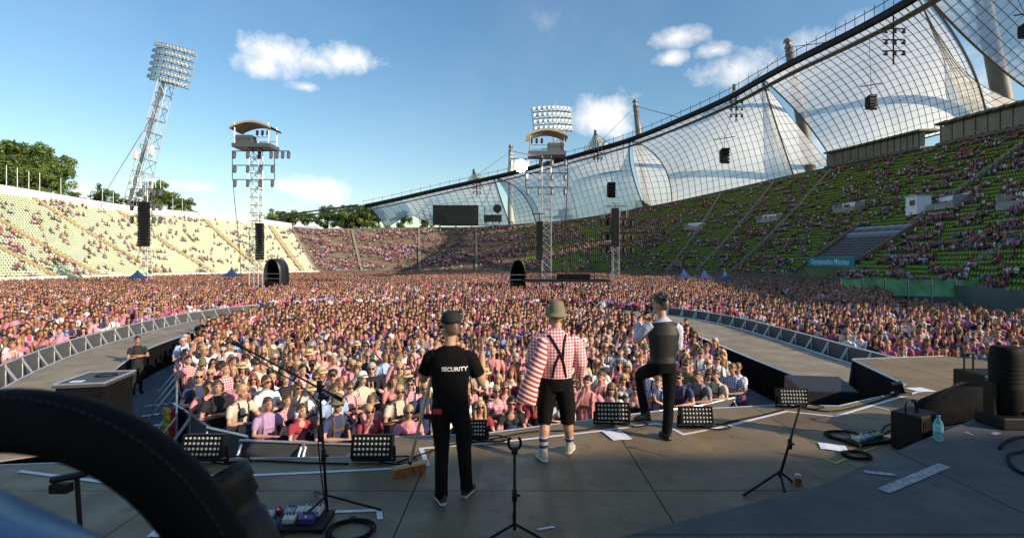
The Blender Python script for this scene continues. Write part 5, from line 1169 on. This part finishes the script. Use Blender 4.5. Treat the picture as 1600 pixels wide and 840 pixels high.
ves = finish(b, 'person', [SKIN, cloth('lilac_white_shirt', (.50, .50, .62)), cloth('black_suit_trousers', (.006, .006, .007)), mat('satin_waistcoat', (.008, .008, .009), .6, var=.3, scale=10, bump=.3), mat('black_leather_shoe', (.012, .011, .011), .3), BLACK],
             'person in black waistcoat and pale shirt singing with one knee lifted', (1.98, 6.74, SZ + .003), PI)
moved(HAIRS['short'], hc, yw, s=1.04).build('hair', HAIRC[2][1], None, True, Z0).parent = ves
moved(HAIRS['curly'], hc + V((0, 0, -.004)), yw, s=.97).build('curls', cm('dark_brown_hair', (.03, .02, .014), .5), None, True, Z0).parent = ves
moved(eyes_mb(), hc, yw).build('facial_features', HAIRC[2][1], None, True, Z0).parent = ves
mic('microphone', hw(ves, (.165, -.315, 1.60)), hw(ves, (.08, -.15, 1.70)) - hw(ves, (.165, -.315, 1.60)), 'black microphone held to the mouth by the waistcoated singer')
# stewards in black
BK = MATS['black_cotton']; BT_ = MATS['black_trousers']
person((-12.15, 16.6, .012), .9, 'm', 'folded', 5, 2, 'short', None, False, '', 1.05, 'stewards in black', 'steward in black with folded arms leaning by the left catwalk drape', (SKINS[1], BK, BT_, BK, BLACK))
person((-13.7, 22.6, .012), .6, 'm', 'down', 5, 1, 'short', None, True, '', 1.03, 'stewards in black', 'steward in black with sunglasses and hanging arms beside the catwalk', (SKINS[0], BK, BT_, BK, BLACK))
person((7.55, 22.2, .012), -.5, 'm', 'down', 5, 2, 'short', None, False, '', 1.03, 'stewards in black', 'steward in black at the inner drape of the sunlit catwalk', (SKINS[1], BK, BT_, BK, BLACK))

# ------------------------------------------------------------------ barriers, flag, boxes
def barrier_mesh(w):
    f = MB()
    for x in (-w / 2, w / 2): f.bar((x, 0, .05), (x, 0, 1.12), .022, 6)
    for z in (.12, 1.12): f.bar((-w / 2, 0, z), (w / 2, 0, z), .024, 6)
    ft = MB()
    for x in (-w / 2 + .03, w / 2 - .03): ft.bar((x, .0, 1.05), (x, -.75, .03), .02, 5); ft.bar((x, .02, .03), (x, -.8, .03), .02, 5)
    return [('frame', data(f, 'frame', ALU, False)), ('sheet', data(MB().box((0, .012, .61), (w - .04, .008, .96)), 'sheet', mat('grey_mesh_sheet', (.075, .08, .085), .7, var=.2, scale=3), False)), ('foot', data(ft, 'foot', ALU, False)), ('step', data(MB().box((0, .35, .04), (w, .75, .03)), 'step', STEEL, False))]
BAR = barrier_mesh(1.15)
def barrier(p, ang, lab, grp, sz=1):
    g = thing('crowd_barrier', lab, 'barrier', p, grp); g.rotation_euler = (0, 0, ang); g.scale = (1, 1, sz)
    for nm, d in BAR: child(nm, d, g)
def along(L, step):
    out = []; acc_ = 0
    for a, b_ in zip(L, L[1:]):
        d = (b_ - a).length
        while acc_ < d: f = acc_ / d; out.append((a.lerp(b_, f), math.atan2(b_.y - a.y, b_.x - a.x))); acc_ += step
        acc_ -= d
    return out
fr_ = [V((x, y - .34, .012)) for x, y in PIT[:8]]
for p, a in along(fr_, 1.17): barrier(p, a, 'metal barrier panel holding the front row of the pit crowd', 'front pit barrier')
for p, a in along([V((p.x - .45, p.y + .1, .012)) for p in OUT[:26]], 1.17):
    barrier(p, a, 'grey sheeted barrier panel along the shaded catwalk towards the yellow stand', 'barrier along the shaded catwalk', 1.3)
for p, a in along([V((p.x + .45, p.y, .012)) for p in OUT[44:]], 1.17):
    barrier(p, a, 'grey sheeted barrier panel along the sunlit catwalk towards the green stand', 'barrier along the sunlit catwalk', 1.3)
for p, a in along([V((-7.2, 11.0, .012)), V((-8.7, 13.3, .012)), V((-10.3, 15.8, .012))], 1.17): barrier(p, a + PI, 'metal barrier panel closing the side of the pit below the catwalk', 'side pit barrier')
g = thing('flag', 'black red gold flag draped over the corner of the front barrier', 'flag', (-7.2, 10.9, .2))
for i, (nm, c) in enumerate((('gold_stripe', (.65, .40, .03)), ('red_stripe', (.45, .02, .02)), ('black_stripe', (.01, .01, .01)))):
    q = MB(); n = 6; A = V((-7.42 + i * .2, 10.92 - i * .06, 0)); B = V((-7.42 + (i + 1) * .2, 10.92 - (i + 1) * .06, 0))
    for k in range(n):
        z0, z1 = 1.16 - k * .16, 1.16 - (k + 1) * .16; w0, w1 = .02 * math.sin(k * 1.3 + i), .02 * math.sin((k + 1) * 1.3 + i)
        q.add([A + V((w0, -.04 + w0, z0)), B + V((w0, -.04 - w0, z0)), B + V((w1, -.04 - w1, z1)), A + V((w1, -.04 + w1, z1))], [(0, 1, 2, 3)])
    o = q.build(nm, mat(nm, c, .8, var=.1), g, True); so_ = o.modifiers.new('t', 'SOLIDIFY'); so_.thickness = .006
def cable(pts, r=.009, name='cable', parent=None, lab=None, cat='cable', m=RUBBER):
    L = curve(pts, 8); o = MB().loft(L, [r] * len(L), n=5).build(name, m, parent, True)
    if lab: tag(o, lab, cat)
    return o
def coil(c, R0, n, lab, r=.008):
    L = []; c = V(c)
    for k in range(n * 20): q = k / 20 * 2 * PI; rr = R0 * (1 + .12 * math.sin(q * .37 + 1)); L.append(c + V((rr * math.cos(q) * 1.1, rr * math.sin(q), r + .004 * (k // 20) + .003 * math.sin(q * 3))))
    o = MB().loft(L, [r] * len(L), n=5).build('cable_coil', RUBBER, None, True, c); o.location = c; return tag(o, lab, 'cable')
# flight case left, sub-woofer right
c = V((-8.85, 10.9, 0)); g = thing('flight_case', 'black draped flight case with pale edged lid beside the shaded catwalk', 'case', c)
ro = Matrix.Rotation(R(12), 3, 'Z'); MB().bbox(c + V((0, 0, .86)), (.86, 1.16, 1.70), .04, ro).build('drape', MATTE, g); MB().bbox(c + V((0, 0, 1.745)), (.92, 1.24, .07), .01, ro).build('lid', mat('dark_lid', (.06, .06, .065), .6), g)
q = MB(); K = [ro @ V((x * .46, y * .62, 1.785)) + c for x, y in ((-1, -1), (1, -1), (1, 1), (-1, 1))]
for i in range(4): q.bar(K[i], K[(i + 1) % 4], .02)
q.build('edge_trim', ALU, g); coil(c + V((.05, .2, 1.782)), .17, 2, 'coiled cable on the lid of the draped flight case')
o = MB().box((0, 0, 0), (.22, .14, .006), ro).build('paper', PAPER, None, False, Z0); o.location = c + V((-.1, -.36, 1.786)); tag(o, 'small white note on the lid of the draped flight case', 'paper')
c = V((6.75, 11.2, 0)); g = thing('subwoofer', 'black slanted loudspeaker box below the sunlit catwalk', 'speaker', c); ro = Matrix.Rotation(R(-8), 3, 'Z')
MB().bbox(c + V((0, 0, .62)), (1.15, 1.0, 1.22), .03, ro).build('lower_cabinet', BLACK, g); MB().bbox(c + V((0, .03, 1.42)), (1.15, .9, .36), .03, ro @ Matrix.Rotation(R(9), 3, 'X')).build('upper_cabinet', mat('charcoal_paint', (.03, .03, .032), .5), g)
MB().bbox(c + ro @ V((0, -.505, .62)), (1.02, .02, 1.05), .008, ro).build('grille', MATTE, g)
# LED flood lights on the stage lip
LEDM = mat('led_lens', (.50, .50, .46), .2, var=.15, scale=80)
def flood(u, v, wpx, lab, yaw=0):
    p = fl(u, v, SZ + .003); w = wpx / F * p.y; h = w * .56; g = thing('flood_light', lab, 'flood light', p, 'LED flood lights along the stage lip'); ro = Matrix.Rotation(yaw, 3, 'Z'); rt = ro @ Matrix.Rotation(R(-14), 3, 'X'); c = p + V((0, 0, h * .62 + .03))
    MB().bbox(c, (w, .13, h), .015, rt).build('housing', BLACK, g); fr = MB()
    for x in (-1, 1): fr.box(c + rt @ V((x * w * .47, -.07, 0)), (w * .05, .03, h * .98), rt)
    for z in (-1, 1): fr.box(c + rt @ V((0, -.071, z * h * .45)), (w * .98, .028, h * .07), rt)
    fr.build('bezel', RUBBER, g); L = MB()
    for r in range(4):
        for k in range(9): L.ell(c + rt @ V((w * .82 * (k / 8 - .5), -.068, h * .66 * (r / 3 - .5))), (w * .036, .016, w * .036), n=8, k=4, rot=rt)
    tag(L.build('lens_array', LEDM, g, True), kind='stuff')
    y = MB()
    for x in (-1, 1): y.bar(c + rt @ V((x * w * .53, 0, 0)), p + ro @ V((x * w * .53, .02, .02)), .014, 5)
    y.bar(p + ro @ V((-w * .53, .02, .02)), p + ro @ V((w * .53, .02, .02)), .018, 5); y.build('yoke', BLACK, g); q = p + ro @ V((w * .4, .12, .02))
    cable([q, q + V((.18, .02, 0)), q + V((.32, -.12, 0)), q + V((.12, -.22, 0)), q + V((-.1, -.14, 0)), q + V((-.2, .04, 0))], .01, 'power_cable', g)
flood(321, 722, 64, 'LED flood light below the black red gold flag'); flood(583, 722, 63, 'LED flood light beside the broom head'); flood(738, 688, 46, 'LED flood light half hidden behind the SECURITY shirt'); flood(956, 664, 52, 'LED flood light between gingham man and waistcoat man', -.05)
flood(1086, 669, 50, 'LED flood light behind the V of white tape'); flood(1237, 637, 44, 'LED flood light above the tilted microphone stand', -.05); flood(1402, 617, 26, 'LED flood light seen edge-on by the slanted speaker', 1.0)
# papers
def paper(u, v, w, d, rz, lab, z=SZ):
    p = fl(u, v, z + .012); q = MB(); n = 4
    for i in range(n): q.add([(-w / 2 + w * i / n, -d / 2, .004 * math.sin(i * 1.4)), (-w / 2 + w * (i + 1) / n, -d / 2, .004 * math.sin(i * 1.4 + 1.4)), (-w / 2 + w * (i + 1) / n, d / 2, .004 * math.sin(i * 1.4 + 1.9)), (-w / 2 + w * i / n, d / 2, .004 * math.sin(i * 1.4 + .5))], [(0, 1, 2, 3)])
    o = q.build('paper', PAPER, None, False, Z0); o.location = p; o.rotation_euler = (0, 0, rz); o.modifiers.new('t', 'SOLIDIFY').thickness = .002; tag(o, lab, 'paper'); return o
paper(964, 679, .27, .36, .25, 'white set list taped to the boards in front of the waistcoat man'); paper(1302, 698, .30, .24, -.4, 'white sheet beside the effects board and its coiled cables'); paper(1438, 608, .36, .3, .2, 'white sheets at the corner where the tape meets the ramp'); paper(253, 826, .12, .24, .1, 'narrow white sheet lying near the black ring')

# ------------------------------------------------------------------ gear on the boards
# broom
p = fl(640, 741, SZ); g = thing('broom', 'wide wooden push broom with orange bristles leaning beside the SECURITY shirt', 'broom', p); ro = Matrix.Rotation(R(32), 3, 'Z') @ Matrix.Rotation(R(-8), 3, 'X')
MB().bbox(p + V((0, 0, .105)), (.40, .065, .035), .008, ro).build('head', WOOD, g); q = MB(); rb = random.Random(4)
for i in range(24):
    for j in range(5):
        a = p + ro @ V((-.19 + .38 * (i + .5) / 24, -.026 + .013 * j, .0)); q.loft([a + V((0, 0, .095)), a + V((rb.uniform(-.008, .008), -.012 + rb.uniform(-.006, .006), .006))], [.006, .0035], n=4)
tag(q.build('bristles', BRISTLE, g), kind='stuff'); tp = V((-.80, 5.02, SZ + 1.16)); MB().loft([p + V((0, 0, .11)), p.lerp(tp, .5) + V((0, 0, .06)), tp], [.018, .018, .018], n=10).build('handle', mat('pale_handle', (.72, .60, .44), .45, var=.12, scale=10), g, True); MB().loft([p + V((0, 0, .10)), p.lerp(tp, .06) + V((0, 0, .11))], [.024, .018], n=10).build('socket', BLACK, g)
def tripod(mb, f, h, spread, r=.011, a0=.3):
    for k in range(3): a = a0 + k * 2 * PI / 3; mb.bar(f + V((0, 0, h)), f + V((spread * math.cos(a), spread * math.sin(a), .012)), r, 6)
def stand_clutch(c, par, r=.022): MB().loft([c - V((0, 0, .05)), c + V((0, 0, .05))], [r, r], n=10).ell(c + V((r + .012, 0, 0)), (.018, .012, .012), n=8, k=5).build('clutch', BLACK, par, True)
f = fl(511, 800, SZ); g = thing('boom_microphone_stand', 'black boom microphone stand reaching over the front boards beside the effects pedals', 'mic stand', f); q = MB(); tripod(q, f, .16, .50, a0=.05); q.build('leg', BLACK, g)
tp = at(499, 603, 4.75); MB().loft([f + V((0, 0, .03)), tp], [.014, .011], n=10).build('pole', BLACK, g, True); stand_clutch(f.lerp(tp, .45), g); stand_clutch(tp, g, .026)
b1, b2 = at(386, 546, 5.05), at(522, 618, 4.68); MB().loft([b1, b2], [.010, .010], n=8).loft([b2, b2 + (b2 - b1).normalized() * .09], [.02, .02], n=8).build('boom', BLACK, g, True); d = (b1 - b2).normalized()
MB().loft([b1, b1 + d * .09, b1 + d * .15], [.013, .018, .022], n=10).ell(b1 + d * .18, (.026, .026, .026), n=10, k=8).build('microphone', BLACK, g, True); cable([b1 + d * .02, b1 - d * .2 - V((0, 0, .05)), tp + V((-.03, -.02, -.12)), f.lerp(tp, .5) + V((-.03, -.03, 0)), f + V((.04, -.06, .02)), f + V((.3, -.1, .01))], .006, 'microphone_cable', g)
f = fl(1217, 757, SZ); g = thing('straight_microphone_stand', 'black tilted microphone stand without microphone beside the drink can', 'mic stand', f); q = MB(); tp = at(1251, 632, 5.55)
for e in (fl(1162, 773, SZ + .01), fl(1226, 768, SZ + .01), fl(1238, 752, SZ + .01)): q.bar(f + V((.01, 0, .14)), e, .013, 6)
q.build('leg', BLACK, g); MB().loft([f + V((.005, 0, .08)), tp], [.015, .011], n=10).build('pole', BLACK, g, True); stand_clutch(f.lerp(tp, .5), g); MB().loft([tp - V((.06, 0, 0)), tp + V((.05, 0, .02))], [.016, .013], n=8).build('clip', BLACK, g)
f = fl(804, 836, SZ); g = thing('guitar_stand', 'black guitar stand with forked yoke standing on bare boards', 'guitar stand', f); tp = f + V((0, 0, .72)); q = MB(); tripod(q, f, .10, .36, .012, -.5); q.build('leg', BLACK, g)
MB().loft([f + V((0, 0, .05)), tp], [.013, .012], n=10).build('pole', BLACK, g, True); stand_clutch(f + V((0, 0, .34)), g); MB().bbox(tp, (.055, .05, .055), .01).build('yoke_block', BLACK, g)
for a in (-1, 1): MB().loft(curve([tp, tp + V((a * .045, -.01, .035)), tp + V((a * .05, -.02, .09)), tp + V((a * .035, -.04, .12))], 4), [.012] * 13, n=8).build('yoke_arm', RUBBER, g, True)
# effects pedals
def pedal(c, sz, m, rz, lab, knobs=3, grp='effects pedals on the boards', extra=None):
    g = thing('effects_pedal', lab, 'effects pedal', (0, 0, 0), grp); w, d, h = sz; MB().bbox((0, 0, h / 2), (w, d, h), .006, Matrix.Rotation(R(6), 3, 'X')).build('body', m, g)
    for k in range(knobs): MB().lathe([(.009, 0), (.008, .014), (.001, .014)], ((k - (knobs - 1) / 2) * w / max(knobs, 1) * .8, d * .28, h), 10).build('knob', BLACK, g)
    MB().lathe([(.011, 0), (.011, .008), (.007, .014), (.001, .014)], (0, -d * .30, h - .005), 10).build('footswitch', ALU, g)
    if extra: extra(g, w, d, h)
    g.location = c; g.rotation_euler = (0, 0, rz); return g
def pedalboard(p, w, d, rz, lab):
    g = thing('pedalboard', lab, 'pedalboard', (0, 0, 0)); MB().bbox((0, 0, .035), (w, d, .012), .004).build('top_plate', BLACK, g)
    for x in (-1, 1): MB().bbox((x * (w / 2 - .02), 0, .016), (.03, d, .03), .004).build('side_rail', BLACK, g)
    g.location = p; g.rotation_euler = (0, 0, rz)
p = fl(452, 818, SZ + .003); pedalboard(p, .70, .36, .03, 'black pedalboard full of effects pedals beside the boom stand')
CRE = mat('cream_enamel', (.60, .58, .50), .35, var=.08); GRE = mat('grey_enamel', (.22, .25, .30), .35, var=.1); PUR = mat('purple_enamel', (.10, .05, .22), .35, var=.1); NAV = mat('navy_enamel', (.04, .06, .18), .35, var=.1); PAL = mat('pale_blue_enamel', (.34, .42, .52), .35, var=.1); GRN = mat('green_enamel', (.06, .34, .10), .35, var=.1); RED_ = mat('red_enamel', (.5, .03, .04), .4)
BEAR = [(0, -.9), (.28, -.9), (.3, -.5), (.42, -.2), (.38, .15), (.75, .05), (.8, .18), (.42, .38), (.75, .55), (.7, .7), (.3, .55), (.2, .85), (.02, .98), (-.22, .88), (-.4, .7), (-.15, .62), (-.25, .3), (-.3, -.1), (-.42, -.5), (-.45, -.9), (-.15, -.9), (-.05, -.5)]
def bear(g, w, d, h): MB().poly([(x * w * .3, y * d * .3 - .0) for x, y in BEAR], h + .001, h + .005).build('bear_emblem', MATS['black_cotton'], g)
O = lambda x, y: p + V((x, y, .041))
for k in range(3): pedal(O(.06 + .075 * k, .11), (.068, .115, .055), CRE, 0, ('first', 'middle', 'last')[k] + ' of three cream pedals standing side by side on the crowded pedalboard', 2)
pedal(O(-.03, .10), (.085, .12, .05), GRE, 0, 'slate grey pedal next to the three cream pedals', 3); pedal(O(.17, -.03), (.13, .10, .05), PUR, 0, 'wide purple pedal in front of the cream pedals', 4); pedal(O(.02, -.04), (.10, .09, .05), CRE, .05, 'short white pedal between purple pedal and bear pedal', 3); pedal(O(-.23, .0), (.15, .15, .045), PAL, .05, 'pale blue pedal printed with a black standing bear', 0, extra=bear); pedal(O(-.10, -.13), (.11, .09, .05), NAV, 0, 'navy pedal at the near rim of the crowded pedalboard', 3)
pedal(O(-.15, .135), (.05, .05, .03), RED_, 0, 'tiny red pedal behind the bear pedal', 1); coil(fl(548, 830, SZ + .003), .17, 4, 'coil of black cable beside the crowded pedalboard')
p = fl(1356, 690, SZ + .003); pedalboard(p, .62, .24, .32, 'small black pedalboard with white and green pedals by the bottle'); ro = Matrix.Rotation(.32, 3, 'Z'); O = lambda x, y: p + ro @ V((x, y, .041))
pedal(O(-.16, 0), (.12, .12, .05), CRE, .32, 'larger white pedal on the small pedalboard', 3); pedal(O(-.01, .01), (.10, .11, .05), PAL, .32, 'pale pedal in the middle of the small pedalboard', 2); pedal(O(.11, .02), (.075, .12, .05), GRN, .32, 'first green pedal on the small pedalboard', 3); pedal(O(.20, .03), (.075, .12, .05), GRN, .32, 'second green pedal at the end of the small pedalboard', 3)
coil(fl(1320, 682, SZ + .003), .20, 5, 'coil of black cable behind the small pedalboard'); coil(fl(1338, 712, SZ + .003), .13, 5, 'small coil of black cable in front of the small pedalboard')
cable([fl(1372, 684, SZ + .01), fl(1392, 672, SZ + .01), fl(1418, 672, SZ + .01), fl(1432, 684, SZ + .01), fl(1420, 694, SZ + .01), fl(1440, 700, SZ + .01)], .009, 'cable', None, 'black cable running from small pedalboard to the black gear case'); cable([fl(1375, 680, SZ + .01), fl(1385, 664, SZ + .01), fl(1415, 660, SZ + .01), fl(1440, 668, SZ + .01)], .008, 'cable', None, 'thin black cable looping behind the small pedalboard')
cable([fl(1562, 700, RZ + .012), fl(1572, 690, RZ + .012), fl(1600, 682, RZ + .012), fl(1640, 690, RZ + .012), fl(1600, 704, RZ + .012), fl(1575, 712, RZ + .012), fl(1590, 735, RZ + .012), fl(1640, 750, RZ + .012)], .016, 'cable', None, 'thick black cable curling over the near riser')
# drink can, bottle
p = fl(1247, 757, SZ + .003); g = thing('drink_can', 'gold and red drink can standing beside the tilted stand', 'can', p); MB().lathe([(.024, 0), (.032, .008), (.033, .04), (.033, .10)], p, 18).build('body', mat('gold_can', (.45, .26, .05), .3, .5, var=.2), g, True); MB().lathe([(.033, .1), (.026, .115), (.024, .112), (.001, .112)], p, 18).build('lid', ALU, g, True); MB().lathe([(.0336, .035), (.0336, .075)], p, 18).build('label_band', RED_, g)
p = fl(1466, 687, RZ + .004); g = thing('water_bottle', 'pale blue plastic water bottle standing at the rim of the riser', 'bottle', p); gm = bpy.data.materials.new('blue_plastic'); gm.use_nodes = True; gb = gm.node_tree.nodes['Principled BSDF']; gb.inputs['Base Color'].default_value = (.35, .72, .82, 1); gb.inputs['Transmission Weight'].default_value = .75; gb.inputs['Roughness'].default_value = .12; gb.inputs['IOR'].default_value = 1.2
MB().lathe([(.038, 0), (.045, .01), (.045, .07), (.041, .08), (.045, .09), (.045, .17), (.036, .20), (.016, .235), (.015, .25)], p, 20).build('body', gm, g, True); MB().lathe([(.018, .245), (.018, .265), (.001, .267)], p, 16).build('cap', mat('blue_cap', (.05, .22, .40), .4), g, True); MB().lathe([(.0456, .095), (.0456, .16)], p, 20).build('label', mat('bottle_label', (.22, .50, .60), .6), g)
# dark gear on the right
c = V((5.02, 6.38, SZ)); g = thing('gear_case', 'black box amplifier with tubular handle beside the water bottle', 'amplifier', c); ro = Matrix.Rotation(R(28), 3, 'Z'); MB().bbox(c + V((0, 0, .235)), (.44, .34, .46), .02, ro).build('cabinet', BLACK, g); MB().bbox(c + ro @ V((0, -.172, .23)), (.38, .012, .36), .004, ro).build('grille', MATTE, g)
MB().loft(curve([c + ro @ V((-.2, 0, .44)), c + ro @ V((-.21, 0, .55)), c + ro @ V((-.15, 0, .60)), c + ro @ V((0, 0, .59)), c + ro @ V((.05, 0, .44))], 5), [.016] * 21, n=8).build('handle', BLACK, g, True)
c = V((6.05, 7.0, SZ)); g = thing('soft_bag', 'slumped black soft bag lying between amplifier and road case', 'bag', c); q = MB(); q.loft([c + V((-.75, -.25, .24)), c + V((-.4, -.1, .30)), c + V((.1, .05, .36)), c + V((.55, .2, .34)), c + V((.8, .3, .22))], [(.08, .1), (.2, .2), (.24, .25), (.22, .23), (.08, .1)], n=14, side=(0, 1, 0)); q.build('body', MATTE, g, True); MB().loft(curve([c + V((-.4, -.2, .52)), c + V((-.1, -.2, .72)), c + V((.3, 0, .66))], 5), [(.02, .006)] * 11, n=6).build('strap', RUBBER, g)
c = V((7.45, 7.95, SZ)); g = thing('road_case', 'black road trunk with tall pull handle at the rim of the riser', 'case', c); MB().bbox(c + V((0, 0, .32)), (.75, .55, .62), .03).build('body', BLACK, g); MB().box(c + V((0, -.278, .5)), (.7, .02, .03)).build('trim', ALU, g); MB().bbox(c + V((-.1, -.282, .40)), (.26, .015, .08), .004).build('label_plate', PAPER, g)
q = MB(); [q.bar(c + V((x, .1, .6)), c + V((x, .1, .9)), .014, 6) for x in (-.34, -.20)]; q.bar(c + V((-.36, .1, .9)), c + V((-.18, .1, .9)), .018, 6); q.build('pull_handle', BLACK, g)
c = fl(1572, 664, RZ + .003); g = thing('moving_head_light', 'tall black barrel-shaped stage light standing upright on the riser', 'stage light', c); MB().bbox(c + V((0, 0, .07)), (.42, .38, .14), .02).build('base', BLACK, g)
for a in (-1, 1): MB().bbox(c + V((a * .19, 0, .32)), (.05, .14, .40), .015).build('yoke_arm', BLACK, g)
MB().lathe([(.10, .14), (.15, .20), (.155, .40), (.165, .44), (.155, .48), (.16, .78), (.15, .86), (.14, .92), (.12, .93), (.001, .91)], c, 24).build('barrel', RUBBER, g, True)
for k in range(5): MB().lathe([(.158, .52 + .05 * k), (.167, .53 + .05 * k), (.158, .54 + .05 * k)], c, 24).build('cooling_rib', RUBBER, g, True)
# blurred gear close by on the left: padded ring on a stand, blue drum, stage lamp can
cR = at(20, 1000, 1.0); g = thing('padded_ring', 'big black padded ring with stitched rim on a low stand', 'ring', (cR.x, cR.y, RZ)); n = 72; q = MB(); A_ = V((1, 0, 0)); B_ = V((0, .0, 1))
q.loft([cR + (A_ * math.cos(k / n * 2 * PI) + B_ * math.sin(k / n * 2 * PI)) * .43 for k in range(n + 1)], [(.06, .062)] * (n + 1), n=18, side=(0, 1, 0), cap=False); q.build('padding', mat('black_vinyl', (.004, .004, .005), .8, var=.2, scale=30, bump=.15, spec=.15), g, True); q = MB()
for k in range(180):
    a = k / 180 * 2 * PI; o1 = cR + (A_ * math.cos(a) + B_ * math.sin(a)) * .484 + V((0, -.034, 0)); t_ = (-A_ * math.sin(a) + B_ * math.cos(a)) * .005; q.bar(o1 - t_, o1 + t_, .0018, 4)
tag(q.build('stitching', mat('grey_thread', (.02, .02, .022), .8), g), kind='stuff'); q = MB(); q.bar(cR - V((0, 0, .50)), V((cR.x, cR.y, RZ + .02)), .02, 8); q.build('post', BLACK, g); q = MB(); tripod(q, V((cR.x, cR.y, RZ)), .18, .32); q.build('leg', BLACK, g)
BL = mat('pale_blue_lacquer', (.07, .15, .24), .35, .1, var=.15, scale=5); ca_, cb_ = at(-160, 790, .62), at(330, 1010, .66); g = thing('drum', 'pale blue lacquered drum shell lying below the padded ring', 'drum', ((ca_.x + cb_.x) / 2, .64, RZ)); d = (cb_ - ca_).normalized(); w_ = V((0, 1, 0)).cross(d).normalized(); sh_ = w_ if w_.z < 0 else -w_; off = sh_ * .135
MB().loft([ca_ + off, cb_ + off], [.16, .16], n=40).build('shell', BL, g, True)
for f_ in (.0, .62): MB().loft([ca_.lerp(cb_, f_) + off, ca_.lerp(cb_, f_ + .03) + off], [.168, .168], n=40).build('hoop', ALU, g, True)
q = MB(); m_ = (ca_ + cb_) / 2 + off; [q.bar(m_ + V((x, 0, -.10)), V((m_.x + x * 2.2, m_.y, RZ + .006)), .012, 6) for x in (-.12, .12)]; q.build('leg', BLACK, g)
a, b_ = at(408, 862, 2.2), at(346, 738, 2.2); d = (b_ - a).normalized(); rot = d.to_track_quat('Z', 'Y').to_matrix(); L = (b_ - a).length; g = thing('lamp_can', 'black stepped lamp can tilted upwards beside the padded ring', 'stage light', (a.x, a.y, RZ))
MB().lathe([(.05, -.12), (.085, -.08), (.09, 0), (.092, L * .45), (.080, L * .47), (.080, L * .62), (.10, L * .65), (.10, L * .80), (.108, L * .82), (.108, L), (.098, L), (.092, L * .85), (.001, L * .82)], a, 28, rot=rot).build('body', mat('black_crinkle', (.008, .008, .009), .6, var=.2, scale=60, bump=.2), g, True)
MB().bar(a - d * .1, V((a.x, a.y, RZ + .05)), .02, 8).build('post', BLACK, g); MB().lathe([(.16, 0), (.16, .02), (.03, .04), (.001, .04)], (a.x, a.y, RZ), 20).build('base', BLACK, g)
f = fl(128, 800, RZ + .3); f.z = RZ; g = thing('clamp_stand', 'small black clamp stand seen through the padded ring', 'stand', f); tp = at(120, 742, f.y); MB().bar(f + V((0, 0, .02)), tp, .014, 8).build('pole', BLACK, g); MB().bar(tp - V((.16, 0, .03)), tp + V((.06, 0, .01)), .022, 8).build('clamp_arm', BLACK, g); MB().bbox(tp + V((-.1, 0, -.08)), (.12, .06, .06), .01).build('clamp', BLACK, g); q = MB(); tripod(q, f, .12, .22); q.build('leg', BLACK, g)

# power cables run along the lip, between the flood lights
cable([fl(350, 722, SZ + .012), fl(400, 719, SZ + .012), fl(470, 722, SZ + .012), fl(545, 724, SZ + .012)], .011, 'cable', None, 'black cable between the flag flood light and the broom flood light')
cable([fl(620, 722, SZ + .012), fl(650, 712, SZ + .012), fl(700, 696, SZ + .012), fl(740, 690, SZ + .012)], .010, 'cable', None, 'black cable passing behind the SECURITY shirt along the lip')
cable([fl(765, 686, SZ + .012), fl(830, 674, SZ + .012), fl(900, 672, SZ + .012), fl(930, 668, SZ + .012)], .010, 'cable', None, 'black cable behind the gingham man along the lip')
cable([fl(1105, 668, SZ + .012), fl(1150, 656, SZ + .012), fl(1190, 648, SZ + .012), fl(1225, 639, SZ + .012)], .012, 'cable', None, 'black cable between tape V and tilted stand flood light')
cable([fl(1260, 638, SZ + .012), fl(1300, 642, SZ + .012), fl(1350, 632, SZ + .012), fl(1400, 616, SZ + .012)], .012, 'cable', None, 'black cable running along the recess to the edge-on flood light')
